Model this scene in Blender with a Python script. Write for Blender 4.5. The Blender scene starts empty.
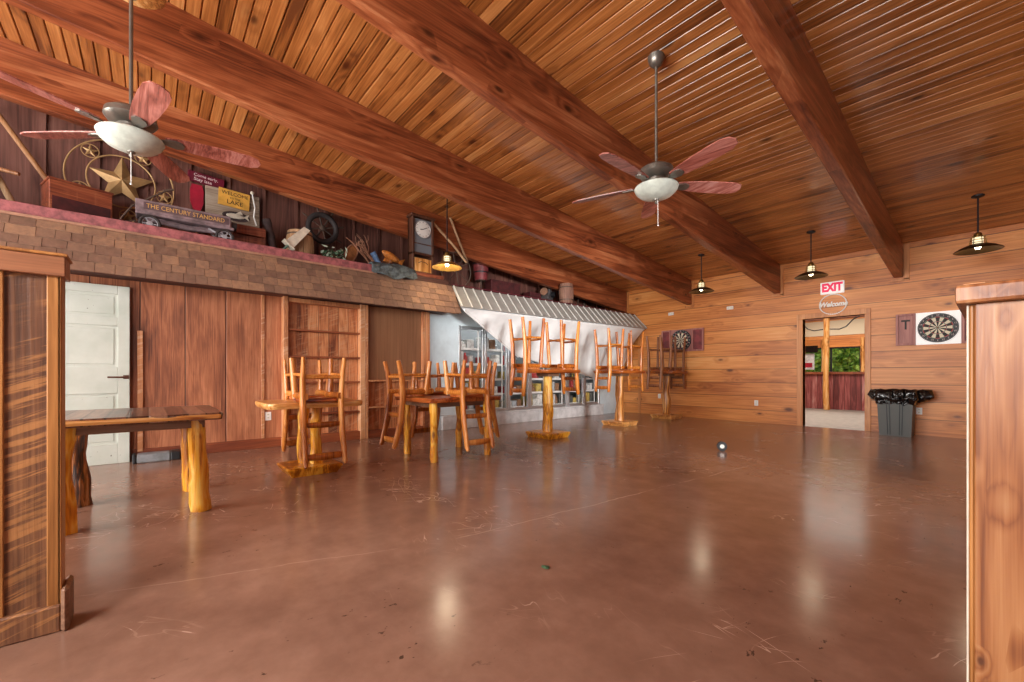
import bpy, bmesh, math, random
from mathutils import Vector, Matrix, Euler, noise as mn
PI = math.pi
rnd = random.Random(11)
scene = bpy.context.scene
COL = scene.collection

# ------------------------------------------------------------------ colour / node helpers
def lin(c):
    return tuple(((v/255)/12.92 if v/255 <= .04045 else ((v/255+.055)/1.055)**2.4) for v in c) + (1.0,)

class NT:
    """tiny node-graph writer"""
    def __init__(s, name):
        s.m = bpy.data.materials.new(name); s.m.use_nodes = True
        s.t = s.m.node_tree; s.n = s.t.nodes; s.l = s.t.links
        s.b = s.n['Principled BSDF']
    def new(s, ty, **kw):
        nd = s.n.new(ty)
        for k, v in kw.items(): setattr(nd, k, v)
        return nd
    def put(s, sock, v):
        if hasattr(v, 'is_output') or isinstance(v, bpy.types.NodeSocket): s.l.new(v, sock)
        else: sock.default_value = v
    def math(s, op, a, b=None, c=None, clamp=False):
        nd = s.new('ShaderNodeMath', operation=op, use_clamp=clamp)
        s.put(nd.inputs[0], a)
        if b is not None: s.put(nd.inputs[1], b)
        if c is not None: s.put(nd.inputs[2], c)
        return nd.outputs[0]
    def vec(s, op, a, b):
        nd = s.new('ShaderNodeVectorMath', operation=op)
        s.put(nd.inputs[0], a); s.put(nd.inputs[1], b)
        return nd.outputs[0]
    def sep(s, v):
        nd = s.new('ShaderNodeSeparateXYZ'); s.put(nd.inputs[0], v); return nd.outputs
    def comb(s, x, y, z):
        nd = s.new('ShaderNodeCombineXYZ')
        for i, v in enumerate((x, y, z)): s.put(nd.inputs[i], v)
        return nd.outputs[0]
    def noise(s, v, scale, detail=4, rough=.55, dist=0.0):
        nd = s.new('ShaderNodeTexNoise'); s.put(nd.inputs['Vector'], v)
        nd.inputs['Scale'].default_value = scale; nd.inputs['Detail'].default_value = detail
        nd.inputs['Roughness'].default_value = rough; nd.inputs['Distortion'].default_value = dist
        return nd.outputs[0]
    def ramp(s, f, stops):
        nd = s.new('ShaderNodeValToRGB'); s.put(nd.inputs[0], f)
        el = nd.color_ramp.elements
        while len(el) < len(stops): el.new(.5)
        for e, (p, c) in zip(el, stops): e.position = p; e.color = lin(c)
        return nd.outputs[0]
    def mix(s, f, a, b, mode='MIX'):
        nd = s.new('ShaderNodeMix', data_type='RGBA', blend_type=mode)
        s.put(nd.inputs[0], f); s.put(nd.inputs[6], a if not isinstance(a, tuple) else a); s.put(nd.inputs[7], b)
        return nd.outputs[2]
    def smooth(s, v, lo, hi, a=0., b=1.):
        nd = s.new('ShaderNodeMapRange', interpolation_type='SMOOTHSTEP')
        s.put(nd.inputs[0], v)
        for i, x in enumerate((lo, hi, a, b)): nd.inputs[i+1].default_value = x
        return nd.outputs[0]
    def bump(s, h, strength=.3, dist=.01):
        nd = s.new('ShaderNodeBump'); nd.inputs['Strength'].default_value = strength
        nd.inputs['Distance'].default_value = dist; s.put(nd.inputs['Height'], h)
        s.l.new(nd.outputs[0], s.b.inputs['Normal'])
    def objco(s): return s.new('ShaderNodeTexCoord').outputs['Object']
    def rand(s): return s.new('ShaderNodeObjectInfo').outputs['Random']

def plain(name, c, rough=.5, metal=0., emit=None, es=1., var=0., vscale=8., spec=None, coat=0.):
    k = NT(name)
    col = lin(c)
    if var:
        n = k.noise(k.objco(), vscale, 5, .6)
        f = k.smooth(n, .3, .7)
        d = tuple(max(0, v*(1-var)) for v in c); u = tuple(min(255, v*(1+var*.5)) for v in c)
        k.put(k.b.inputs['Base Color'], k.ramp(f, [(0, d), (1, u)]))
        k.bump(n, .12, .004)
    else: k.b.inputs['Base Color'].default_value = col
    k.b.inputs['Roughness'].default_value = rough; k.b.inputs['Metallic'].default_value = metal
    if coat: k.b.inputs['Coat Weight'].default_value = coat
    if emit:
        k.b.inputs['Emission Color'].default_value = lin(emit); k.b.inputs['Emission Strength'].default_value = es
    return k.m

def wood(name, cols, axis='z', scale=1., plank=None, tone=.3, gap=None, gapcol=(40, 22, 12), knots=0., knotcol=(70, 32, 14),
         rough=.42, bump=.25, rings=.5, saw=0., sawcol=None, blotch=0., coat=0., knotscale=1.):
    """cols: dark..light sRGB; plank=(axis,width,offset): boards side by side; saw: diagonal saw-mark stripes"""
    k = NT(name)
    ax = 'xyz'.index(axis)
    co = k.objco(); s3 = list(k.sep(co))
    r = k.rand()
    fr = None; pr = r
    if plank:
        pa, w, off = plank; pi = 'xyz'.index(pa)
        q = k.math('DIVIDE', k.math('ADD', s3[pi], off), w)
        idx = k.math('FLOOR', q); fr = k.math('FRACT', q)
        wn = k.new('ShaderNodeTexWhiteNoise', noise_dimensions='1D'); k.put(wn.inputs['W'], k.math('ADD', idx, .37))
        pr = wn.outputs[0]
        s3[ax] = k.math('MULTIPLY_ADD', pr, 31.7, s3[ax])
        oth = [i for i in range(3) if i not in (ax, pi)][0]
        s3[oth] = k.math('MULTIPLY_ADD', pr, 7.3, s3[oth])
    else:
        s3[ax] = k.math('MULTIPLY_ADD', r, 23.0, s3[ax])
    def st(f):
        v = list(s3); v[ax] = k.math('MULTIPLY', v[ax], f); return k.comb(*v)
    base = k.noise(st(.09), 5*scale, 4, .55, .8)
    fine = k.noise(st(.02), 70*scale, 3, .6)
    broad = k.noise(st(.35), 1.6*scale, 2, .5)
    arg = k.math('MULTIPLY', base, 9.0)
    kf = None
    if knots:
        vo = k.new('ShaderNodeTexVoronoi', feature='F1'); vv = list(s3); vv[ax] = k.math('MULTIPLY', vv[ax], .5)
        k.put(vo.inputs['Vector'], k.comb(*vv)); vo.inputs['Scale'].default_value = 4.2*knotscale
        wn2 = k.new('ShaderNodeTexWhiteNoise', noise_dimensions='3D'); k.put(wn2.inputs['Vector'], vo.outputs['Position'])
        rad = k.math('MULTIPLY', k.math('GREATER_THAN', wn2.outputs[0], 1-knots), k.math('MULTIPLY_ADD', wn2.outputs[0], .17, .02))
        dd = k.math('ADD', vo.outputs['Distance'], k.math('MULTIPLY_ADD', base, .10, -.05))
        q2 = k.math('DIVIDE', dd, k.math('MAXIMUM', rad, .0001))
        kf = k.math('SUBTRACT', 1.0, k.smooth(q2, .35, 1.25))
        halo = k.math('SUBTRACT', 1.0, k.smooth(q2, .6, 3.5))
        arg = k.math('MULTIPLY_ADD', halo, 2.2, arg)
    ring = k.math('PINGPONG', arg, 1.0)
    v = k.math('MULTIPLY', ring, rings*.6)
    v = k.math('MULTIPLY_ADD', fine, .8, v)
    v = k.math('MULTIPLY_ADD', broad, 1.0, v)
    v = k.math('ADD', v, -.46-.3*rings)
    v = k.math('MULTIPLY_ADD', k.math('SUBTRACT', pr, .5), tone, v, clamp=True)
    n = len(cols)
    c = k.ramp(v, [(.12+.76*i/(n-1), cc) for i, cc in enumerate(cols)])
    h = k.math('MULTIPLY_ADD', fine, .5, k.math('MULTIPLY', ring, .3))
    if saw:
        dg = k.math('SUBTRACT', s3[ax], k.math('MULTIPLY', k.math('ADD', s3[0], s3[1]), .38))
        nw = k.noise(k.comb(k.math('MULTIPLY', dg, 1.6), k.math('MULTIPLY', k.math('ADD', s3[0], s3[1]), .12), pr), 16, 4, .72)
        sm = k.math('MULTIPLY', k.smooth(nw, .50, .58), k.smooth(k.noise(st(.6), 5, 3), .35, .6))
        c = k.mix(k.math('MULTIPLY', sm, saw), c, lin(sawcol or cols[-1]))
        h = k.math('MULTIPLY_ADD', nw, .8, h)
    if blotch:
        bn = k.noise(st(.45), 2.3, 5, .65)
        c = k.mix(k.math('MULTIPLY', k.smooth(bn, .5, .72), blotch), c, lin(cols[0]))
    if kf is not None:
        c = k.mix(k.math('MULTIPLY', halo, .35), c, lin(cols[0]))
        c = k.mix(k.math('MULTIPLY', kf, .88), c, lin(knotcol))
    if gap and plank:
        ed = k.math('MULTIPLY', k.math('SUBTRACT', .5, k.math('ABSOLUTE', k.math('SUBTRACT', fr, .5))), plank[1])
        g = k.math('SUBTRACT', 1., k.smooth(ed, gap*.35, gap))
        c = k.mix(k.math('MULTIPLY', g, .85), c, lin(gapcol))
        h = k.math('MULTIPLY_ADD', g, -2.5, h)
    k.put(k.b.inputs['Base Color'], c)
    k.b.inputs['Roughness'].default_value = rough
    if coat:
        k.b.inputs['Coat Weight'].default_value = coat; k.b.inputs['Coat Roughness'].default_value = .15
    k.bump(h, bump, .006)
    return k.m

# ------------------------------------------------------------------ mesh helpers
class MB:
    def __init__(s): s.bm = bmesh.new()
    def _xf(s, geom, M): bmesh.ops.transform(s.bm, matrix=M, verts=geom)
    def box(s, lo, hi, bev=.0, rot=None, pivot=None, seg=1):
        lo = Vector(lo); hi = Vector(hi); c = (lo+hi)/2; d = hi-lo
        r = bmesh.ops.create_cube(s.bm, size=1.0, matrix=Matrix.Translation(c) @ Matrix.Diagonal((d.x, d.y, d.z, 1)))
        vs = r['verts']
        if bev:
            ed = list({e for v in vs for e in v.link_edges})
            rb = bmesh.ops.bevel(s.bm, geom=ed, offset=min(bev, min(d)*.45), segments=seg, affect='EDGES', profile=.6)
            vs = list({v for f in rb['faces'] for v in f.verts})
            seen = set(vs); st = list(vs)
            while st:
                v = st.pop()
                for e in v.link_edges:
                    o = e.other_vert(v)
                    if o not in seen: seen.add(o); st.append(o)
            vs = list(seen)
        if rot:
            p = Vector(pivot) if pivot else c
            s._xf(vs, Matrix.Translation(p) @ Euler(rot).to_matrix().to_4x4() @ Matrix.Translation(-p))
        return s
    def tube(s, pts, rad, seg=10, caps=True, wob=0., squash=None, seed=0):
        pts = [Vector(p) for p in pts]; n = len(pts)
        if not hasattr(rad, '__len__'): rad = [rad]*n
        rings = []
        up = None
        for i, p in enumerate(pts):
            t = (pts[min(i+1, n-1)]-pts[max(i-1, 0)]).normalized()
            if up is None:
                up = Vector((0, 0, 1)) if abs(t.z) < .9 else Vector((0, 1, 0))
            a = (up - t*up.dot(t))
            if a.length < 1e-4: a = t.orthogonal()
            a.normalize(); b = t.cross(a); up = a
            ring = []
            for j in range(seg):
                th = 2*PI*j/seg
                r = rad[i]
                if wob: r *= 1+wob*mn.noise(Vector((math.cos(th)*1.3+seed*3.1, math.sin(th)*1.3, p.length*4+seed)))
                sx, sy = squash or (1, 1)
                ring.append(s.bm.verts.new(p + a*math.cos(th)*r*sx + b*math.sin(th)*r*sy))
            rings.append(ring)
        for A, B in zip(rings, rings[1:]):
            for j in range(seg):
                s.bm.faces.new((A[j], A[(j+1) % seg], B[(j+1) % seg], B[j]))
        if caps:
            s.bm.faces.new(list(reversed(rings[0]))); s.bm.faces.new(rings[-1])
        return s
    def lathe(s, prof, seg=24, c=(0, 0, 0), axis='z', M=None):
        """prof: list of (r, h)"""
        c = Vector(c); rings = []; allv = []
        for r, h in prof:
            if r < 1e-5: ring = [s.bm.verts.new((0, 0, h))]
            else: ring = [s.bm.verts.new((r*math.cos(2*PI*j/seg), r*math.sin(2*PI*j/seg), h)) for j in range(seg)]
            rings.append(ring); allv += ring
        for A, B in zip(rings, rings[1:]):
            if len(A) == 1 and len(B) == 1: continue
            for j in range(seg):
                k = (j+1) % seg
                if len(A) == 1: s.bm.faces.new((A[0], B[k], B[j]))
                elif len(B) == 1: s.bm.faces.new((A[j], A[k], B[0]))
                else: s.bm.faces.new((A[j], A[k], B[k], B[j]))
        if len(rings[0]) > 1: s.bm.faces.new(list(reversed(rings[0])))
        if len(rings[-1]) > 1: s.bm.faces.new(rings[-1])
        R = {'z': Matrix.Identity(4), 'x': Matrix.Rotation(PI/2, 4, 'Y'), 'y': Matrix.Rotation(-PI/2, 4, 'X')}[axis]
        s._xf(allv, Matrix.Translation(c) @ (M or R))
        return s
    def ring(s, c, R, r, axis='z', seg=40, sides=8, M=None, a0=0, a1=2*PI):
        full = abs(a1-a0-2*PI) < 1e-6
        pts = []
        n = seg if full else seg+1
        for i in range(n):
            a = a0+(a1-a0)*i/seg; x, y = R*math.cos(a), R*math.sin(a)
            pts.append(x*Vector((1, 0, 0)) + y*Vector((0, 1, 0)))
        rings = []; allv = []
        for i, p in enumerate(pts):
            d = p.normalized(); ring = []
            for j in range(sides):
                th = 2*PI*j/sides
                ring.append(s.bm.verts.new(p + d*math.cos(th)*r + Vector((0, 0, 1))*math.sin(th)*r))
            rings.append(ring); allv += ring
        m = n if full else n-1
        for i in range(m):
            A, B = rings[i], rings[(i+1) % n]
            for j in range(sides): s.bm.faces.new((A[j], B[j], B[(j+1) % sides], A[(j+1) % sides]))
        if not full: s.bm.faces.new(rings[0]); s.bm.faces.new(list(reversed(rings[-1])))
        Rm = {'z': Matrix.Identity(4), 'x': Matrix.Rotation(PI/2, 4, 'Y'), 'y': Matrix.Rotation(PI/2, 4, 'X')}[axis]
        s._xf(allv, Matrix.Translation(Vector(c)) @ (M or Rm))
        return s
    def prism(s, poly, h0, h1, M=None):
        """2-D outline extruded along local z"""
        a = [s.bm.verts.new((x, y, h0)) for x, y in poly]; b = [s.bm.verts.new((x, y, h1)) for x, y in poly]
        n = len(poly)
        s.bm.faces.new(list(reversed(a))); s.bm.faces.new(b)
        for i in range(n): s.bm.faces.new((a[i], a[(i+1) % n], b[(i+1) % n], b[i]))
        if M: s._xf(a+b, M)
        return s
    def hexa(s, v8):
        v = [s.bm.verts.new(p) for p in v8]
        for f in ((0, 3, 2, 1), (4, 5, 6, 7), (0, 1, 5, 4), (1, 2, 6, 5), (2, 3, 7, 6), (3, 0, 4, 7)): s.bm.faces.new([v[i] for i in f])
        return s
    def grid(s, fn, nu, nv, thick=0.):
        def lay(off): return [[s.bm.verts.new(Vector(fn(i/nu, j/nv)) + Vector(off)) for j in range(nv+1)] for i in range(nu+1)]
        A = lay((0, 0, 0))
        for i in range(nu):
            for j in range(nv): s.bm.faces.new((A[i][j], A[i+1][j], A[i+1][j+1], A[i][j+1]))
        return s
    def blob(s, c, r, sub=2, wob=.0, scale=(1, 1, 1), seed=0):
        g = bmesh.ops.create_icosphere(s.bm, subdivisions=sub, radius=1.0)
        for v in g['verts']:
            f = 1+wob*mn.noise(v.co*1.7+Vector((seed*5.1, 0, 0)))
            v.co = Vector((v.co.x*scale[0], v.co.y*scale[1], v.co.z*scale[2]))*r*f + Vector(c)
        return s
    def warp(s, fn):
        for v in s.bm.verts: v.co = fn(v.co)
        return s
    def build(s, name, mat, parent=None, smooth=None, solid=0., loc=None, rot=None, uid=None):
        bmesh.ops.recalc_face_normals(s.bm, faces=s.bm.faces[:])
        me = bpy.data.meshes.new(name); s.bm.to_mesh(me); s.bm.free()
        me.materials.append(mat)
        o = bpy.data.objects.new(name, me); COL.objects.link(o)
        if parent: o.parent = parent
        if loc: o.location = loc
        if rot: o.rotation_euler = rot
        if smooth is not None:
            for p in me.polygons: p.use_smooth = True
            m = o.modifiers.new('s', 'EDGE_SPLIT'); m.split_angle = math.radians(smooth)
        if solid:
            m = o.modifiers.new('solid', 'SOLIDIFY'); m.thickness = solid; m.offset = 0
        return o

def text(name, s, size, mat, parent, loc, rot, depth=.002, shear=0., spacing=1., align='CENTER', sx=1., bold=0.):
    cu = bpy.data.curves.new(name, 'FONT'); cu.body = s; cu.size = size; cu.extrude = depth
    cu.align_x = align; cu.align_y = 'CENTER'; cu.shear = shear; cu.space_character = spacing
    cu.resolution_u = 3; cu.offset = bold
    tmp = bpy.data.objects.new(name+'_tmp', cu); COL.objects.link(tmp)
    bpy.context.view_layer.update()
    me = bpy.data.meshes.new_from_object(tmp.evaluated_get(bpy.context.evaluated_depsgraph_get()))
    bpy.data.objects.remove(tmp); bpy.data.curves.remove(cu)
    me.materials.clear(); me.materials.append(mat); me.name = name
    o = bpy.data.objects.new(name, me); COL.objects.link(o); o.parent = parent
    o.location = loc; o.rotation_euler = rot; o.scale = (sx, 1, 1)
    return o
FACE_X = (PI/2, 0, PI/2)     # reads from +x
FACE_Y = (PI/2, 0, 0)        # reads from -y

def tag(o, label, cat, group=None, kind=None):
    o['label'] = label; o['category'] = cat
    if group: o['group'] = group
    if kind: o['kind'] = kind
    return o
def thing(name, label, cat, loc=(0, 0, 0), rot=(0, 0, 0), group=None):
    o = bpy.data.objects.new(name, None); o.empty_display_size = .1; COL.objects.link(o)
    o.location = loc; o.rotation_euler = rot
    return tag(o, label, cat, group)
def struct(mb, name, mat, **kw):
    o = mb.build(name, mat, **kw); o['kind'] = 'structure'; return o
def dup(root, loc, rot, label, group=None):
    r = root.copy(); COL.objects.link(r); r.location = loc; r.rotation_euler = rot; r['label'] = label
    if group: r['group'] = group
    for ch in list(root.children):
        c = ch.copy(); COL.objects.link(c); c.parent = r
        for g in ch.children:
            d = g.copy(); COL.objects.link(d); d.parent = c
    return r

# ------------------------------------------------------------------ materials
M = {}
M['ceiling'] = wood('ceiling_pine', [(104, 56, 26), (160, 96, 46), (190, 122, 66), (214, 152, 92)], 'x', 1.0, ('y', .11, -9.7+.11*200), .34, knots=.30, knotscale=1.1, coat=.45, rough=.3, rings=.35, bump=.12, knotcol=(60, 22, 8))
M['beam'] = wood('beam_fir', [(92, 42, 24), (136, 70, 40), (166, 94, 58), (194, 126, 84)], 'y', .8, ('z', .14, 5), .16, rough=.35, knots=.22, knotscale=1.3, rings=.5, bump=.1, blotch=.35, knotcol=(50, 18, 8))
M['pine'] = wood('wall_pine', [(158, 84, 34), (202, 124, 60), (226, 150, 80), (240, 178, 112)], 'x', .8, ('z', .288, 5.76-.263+.288*0), .22, gap=.007, gapcol=(86, 46, 22), knots=.62, knotscale=1.0, rough=.42, rings=.25, bump=.12, knotcol=(84, 36, 14))
M['pine_trim'] = wood('pine_trim', [(176, 104, 52), (210, 140, 80), (228, 166, 108)], 'z', .9, tone=.2, knots=.2, rough=.42)
M['pine_face'] = wood('pine_face', [(112, 60, 28), (146, 90, 50), (164, 110, 68), (176, 128, 86)], 'z', 1.6, tone=.1, knots=.9, knotscale=3.0, rough=.3, rings=.8, knotcol=(78, 38, 16), bump=.08)
M['panel'] = wood('rough_panel', [(92, 48, 30), (146, 86, 56), (178, 112, 76), (204, 144, 106)], 'z', 1.6, ('y', .42, 8.48), .3, gap=.008, gapcol=(52, 22, 10), rough=.62, bump=.5, rings=.35, blotch=.4)
M['panel_pale'] = wood('plywood_panel', [(122, 80, 52), (150, 104, 72), (166, 120, 86)], 'z', .6, tone=.1, rough=.55, rings=.3, bump=.1)
M['barn'] = wood('barn_board', [(106, 52, 30), (170, 98, 58), (208, 136, 88), (230, 178, 132)], 'z', 1.4, ('y', .145, 6.03), .5, gap=.004, gapcol=(60, 30, 16), rough=.6, saw=.45, sawcol=(206, 160, 122), bump=.4)
M['batten'] = wood('batten_wood', [(160, 98, 62), (200, 138, 92), (222, 168, 124)], 'z', 1.2, tone=.3, rough=.55, saw=.35, sawcol=(224, 196, 168))
M['base_red'] = wood('base_board_red', [(110, 50, 28), (146, 76, 44), (168, 98, 60)], 'y', 1.0, tone=.3, rough=.5)
M['divider'] = wood('divider_sawn', [(62, 40, 30), (104, 68, 48), (138, 94, 62), (156, 110, 74)], 'z', 1.0, None, .1, rough=.42, saw=.6, sawcol=(196, 136, 80), bump=.5, blotch=.6, rings=.2)
M['divider_trim'] = wood('divider_trim', [(120, 74, 36), (166, 110, 58), (192, 134, 78)], 'z', 1.2, tone=.2, rough=.38)
M['divider_cap'] = wood('divider_cap', [(112, 68, 44), (152, 98, 66), (176, 120, 82)], 'y', 1.2, tone=.2, rough=.4)
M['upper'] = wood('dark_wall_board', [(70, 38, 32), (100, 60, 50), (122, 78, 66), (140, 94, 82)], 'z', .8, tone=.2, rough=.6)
M['log'] = wood('varnished_log', [(150, 80, 14), (222, 146, 34), (240, 180, 62), (246, 206, 116)], 'z', 1.6, tone=.25, rough=.28, rings=.8, bump=.5, knots=.28, knotscale=1.8, knotcol=(96, 44, 10))
M['log_dark'] = wood('dark_log', [(34, 20, 18), (88, 46, 24), (160, 96, 44), (196, 150, 110)], 'z', 2.2, tone=.1, rough=.3, rings=1., bump=.6)
M['log_pale'] = wood('pale_log', [(150, 88, 38), (212, 146, 76), (232, 176, 108), (242, 206, 150)], 'z', 1.6, tone=.25, rough=.32, rings=.8, bump=.5, knots=.25, knotscale=1.8)
M['chair'] = wood('chair_honey', [(128, 62, 16), (184, 106, 38), (208, 134, 62), (222, 160, 92)], 'z', 2.0, tone=.35, rough=.3, rings=.6)
M['chair_red'] = wood('chair_amber', [(120, 56, 14), (182, 98, 30), (208, 126, 48), (222, 152, 76)], 'z', 2.0, tone=.3, rough=.28, rings=.6)
M['chair_dull'] = wood('chair_brown', [(92, 48, 24), (134, 80, 46), (158, 102, 64), (172, 120, 82)], 'z', 2.0, tone=.25, rough=.4, rings=.6)
M['seat'] = wood('seat_slab', [(112, 44, 14), (160, 78, 30), (188, 106, 50), (206, 140, 84)], 'x', 1.4, tone=.3, rough=.28, rings=.8)
M['top'] = wood('table_slab', [(66, 38, 28), (108, 72, 56), (138, 98, 78), (160, 120, 96)], 'x', 1.2, ('y', .105, 3.0), .5, gap=.008, gapcol=(44, 24, 16), rough=.3, rings=.6, coat=.3)
M['top_edge'] = wood('live_edge', [(134, 70, 26), (196, 128, 60), (222, 164, 96), (232, 188, 132)], 'y', 1.6, tone=.2, rough=.32, rings=.8)
M['top_bar'] = wood('bar_top', [(120, 54, 16), (170, 90, 34), (196, 118, 56)], 'y', 1.2, tone=.3, rough=.3, rings=.7)
M['apron'] = wood('apron_wood', [(84, 54, 38), (120, 84, 62), (146, 110, 86)], 'y', 1.4, tone=.2, rough=.5)
M['crate'] = wood('crate_red', [(66, 26, 16), (112, 50, 30), (150, 78, 48), (172, 104, 70)], 'y', 1.4, tone=.2, rough=.55, saw=.3)
M['grey_wood'] = wood('weathered_board', [(104, 84, 70), (142, 122, 104), (168, 150, 132), (186, 170, 152)], 'y', 1.2, tone=.2, rough=.7, knots=.2, knotcol=(60, 44, 34))
M['grey_wood_z'] = wood('weathered_stave', [(124, 96, 70), (158, 128, 96), (184, 154, 118), (202, 176, 142)], 'z', 1.2, tone=.2, rough=.65)
M['keg'] = wood('keg_stave', [(160, 122, 88), (196, 158, 120), (216, 184, 148)], 'z', 1.4, tone=.2, rough=.6)
M['keg_old'] = wood('old_keg_stave', [(92, 60, 48), (130, 92, 76), (156, 118, 98)], 'z', 1.4, tone=.2, rough=.65)
M['stick'] = wood('stick_wood', [(122, 76, 44), (164, 112, 70), (190, 140, 98)], 'z', 1.5, tone=.2, rough=.5)
M['clockwood'] = wood('clock_wood', [(62, 36, 26), (96, 60, 44), (124, 84, 64)], 'z', 1.6, tone=.1, rough=.4)
M['blade'] = wood('fan_blade_rosewood', [(112, 56, 48), (158, 88, 76), (186, 118, 106), (204, 148, 138)], 'x', 1.8, tone=.2, rough=.3, rings=.7)
M['barnred'] = wood('red_barnwood', [(96, 40, 40), (140, 66, 64), (168, 100, 96), (206, 168, 160)], 'z', 1.6, ('x', .13, 10.), .45, gap=.006, gapcol=(40, 16, 14), rough=.6, bump=.4)
M['frame_pink'] = wood('dart_cabinet_wood', [(142, 86, 82), (172, 112, 104), (196, 140, 130)], 'z', 1.5, tone=.1, rough=.5)
M['deck'] = wood('deck_board', [(52, 28, 22), (80, 46, 36), (100, 62, 50)], 'y', 1., tone=.2, rough=.7)
M['rail_red'] = plain('faded_maroon_paint', (150, 84, 86), .55, var=.25, vscale=14)
M['trim_tan'] = plain('tan_trim_paint', (166, 122, 98), .5, var=.15)
M['white_paint'] = plain('cooler_white_paint', (226, 230, 232), .5, var=.04, vscale=3)
M['blue_white'] = plain('pale_blue_paint', (206, 220, 226), .5, var=.06, vscale=3)
M['curb'] = plain('grey_concrete', (206, 204, 204), .6, var=.10, vscale=6)
M['alu'] = plain('brushed_aluminium', (190, 194, 198), .32, .8)
M['canvas'] = plain('white_canvas', (240, 241, 240), .75, var=.03, vscale=4)
M['fanmetal'] = plain('pewter_metal', (132, 128, 120), .34, .7, var=.1)
M['blackmetal'] = plain('black_iron', (42, 42, 46), .45, .6)
M['brass'] = plain('aged_brass', (150, 118, 62), .32, .85, var=.12)
M['shade'] = plain('dark_bronze_shade', (74, 56, 36), .38, .7, var=.15)
M['shade_brass'] = plain('brass_shade', (176, 136, 70), .35, .7, var=.15)
M['bulb'] = plain('lit_bulb', (255, 240, 210), .4, emit=(255, 232, 190), es=14)
M['socket'] = plain('milky_socket', (232, 222, 190), .35, emit=(255, 236, 190), es=.8)
M['frost'] = plain('alabaster_glass', (196, 204, 194), .28, var=.10, vscale=9)
M['white_plastic'] = plain('white_plastic', (236, 234, 230), .4)
M['ivory'] = plain('ivory_plastic', (226, 220, 204), .4)
M['dark_slot'] = plain('dark_slot', (40, 36, 34), .6)
M['red_letters'] = plain('exit_red', (214, 40, 84), .5, emit=(214, 40, 84), es=.5)
M['exit_face'] = plain('exit_white', (242, 240, 238), .4, emit=(255, 252, 248), es=.25)
M['wire_white'] = plain('white_wire', (246, 244, 240), .45)
M['bin'] = plain('grey_bin_plastic', (82, 84, 82), .5)
M['bag'] = plain('black_bin_liner', (12, 12, 14), .22, coat=.6)
M['maroon'] = plain('maroon_paint', (108, 22, 44), .45, var=.15)
M['red'] = plain('crimson_paint', (170, 26, 52), .45, var=.12)
M['yellow_sign'] = plain('yellow_sign_paint', (222, 164, 70), .55, var=.12, vscale=6)
M['black_ink'] = plain('black_ink', (34, 24, 18), .7)
M['white_ink'] = plain('white_ink', (230, 214, 212), .7)
M['gold_ink'] = plain('gold_ink', (206, 160, 84), .5)
M['gold'] = plain('antique_gold', (190, 152, 104), .5, .3, var=.12)
M['wagon'] = plain('faded_wagon_paint', (132, 112, 116), .5, var=.25, vscale=10)
M['wagon_dark'] = plain('wagon_panel', (96, 74, 78), .5, var=.2)
M['rubber'] = plain('old_rubber', (54, 46, 46), .7, var=.1)
M['hub'] = plain('wheel_hub_paint', (170, 164, 170), .45, var=.15)
M['iron'] = plain('rusty_iron', (92, 74, 64), .6, .3, var=.25)
M['cream'] = plain('cream_paint', (216, 204, 186), .5, var=.12)
M['green_pole'] = plain('green_pole_paint', (98, 122, 108), .5)
M['leaf'] = plain('garland_green', (70, 100, 70), .6, var=.3)
M['leaf_pale'] = plain('garland_pale', (186, 198, 178), .6, var=.2)
M['leather'] = plain('tan_leather', (176, 116, 72), .5, var=.2)
M['orange'] = plain('orange_carved_wood', (204, 124, 52), .5, var=.25, vscale=12)
M['antler'] = plain('branch_bark', (176, 126, 100), .6, var=.15)
M['denim'] = plain('grey_denim', (84, 92, 96), .85, var=.35, vscale=14)
M['blue_cloth'] = plain('blue_cloth', (70, 92, 124), .85, var=.3, vscale=14)
M['clockface'] = plain('clock_face', (236, 236, 232), .4)
M['clockglass'] = plain('clock_door_glass', (126, 132, 140), .12)
M['pail'] = plain('pail_red_paint', (132, 54, 58), .5, var=.25)
M['bark'] = plain('dark_bark', (66, 50, 50), .8, var=.3)
M['camera_grey'] = plain('grey_tin', (104, 98, 98), .5, .4, var=.2)
M['redcrate'] = plain('dark_red_box', (78, 30, 32), .6, var=.25)
M['stone'] = plain('grey_slab', (124, 128, 132), .6, var=.2)
M['black_rubber'] = plain('black_rubber', (26, 28, 32), .5)
M['rust'] = plain('rusted_latch', (96, 60, 44), .6, .5, var=.3)
M['tv'] = plain('black_screen', (18, 18, 20), .2)
M['poster'] = plain('pale_poster', (212, 208, 208), .6, var=.15)
M['cream_wall'] = plain('cream_wall', (214, 198, 170), .6)
M['concrete'] = plain('outer_concrete', (150, 142, 134), .45, var=.12)
M['foliage'] = plain('summer_foliage', (140, 180, 76), .7, var=.5, vscale=5)

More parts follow.
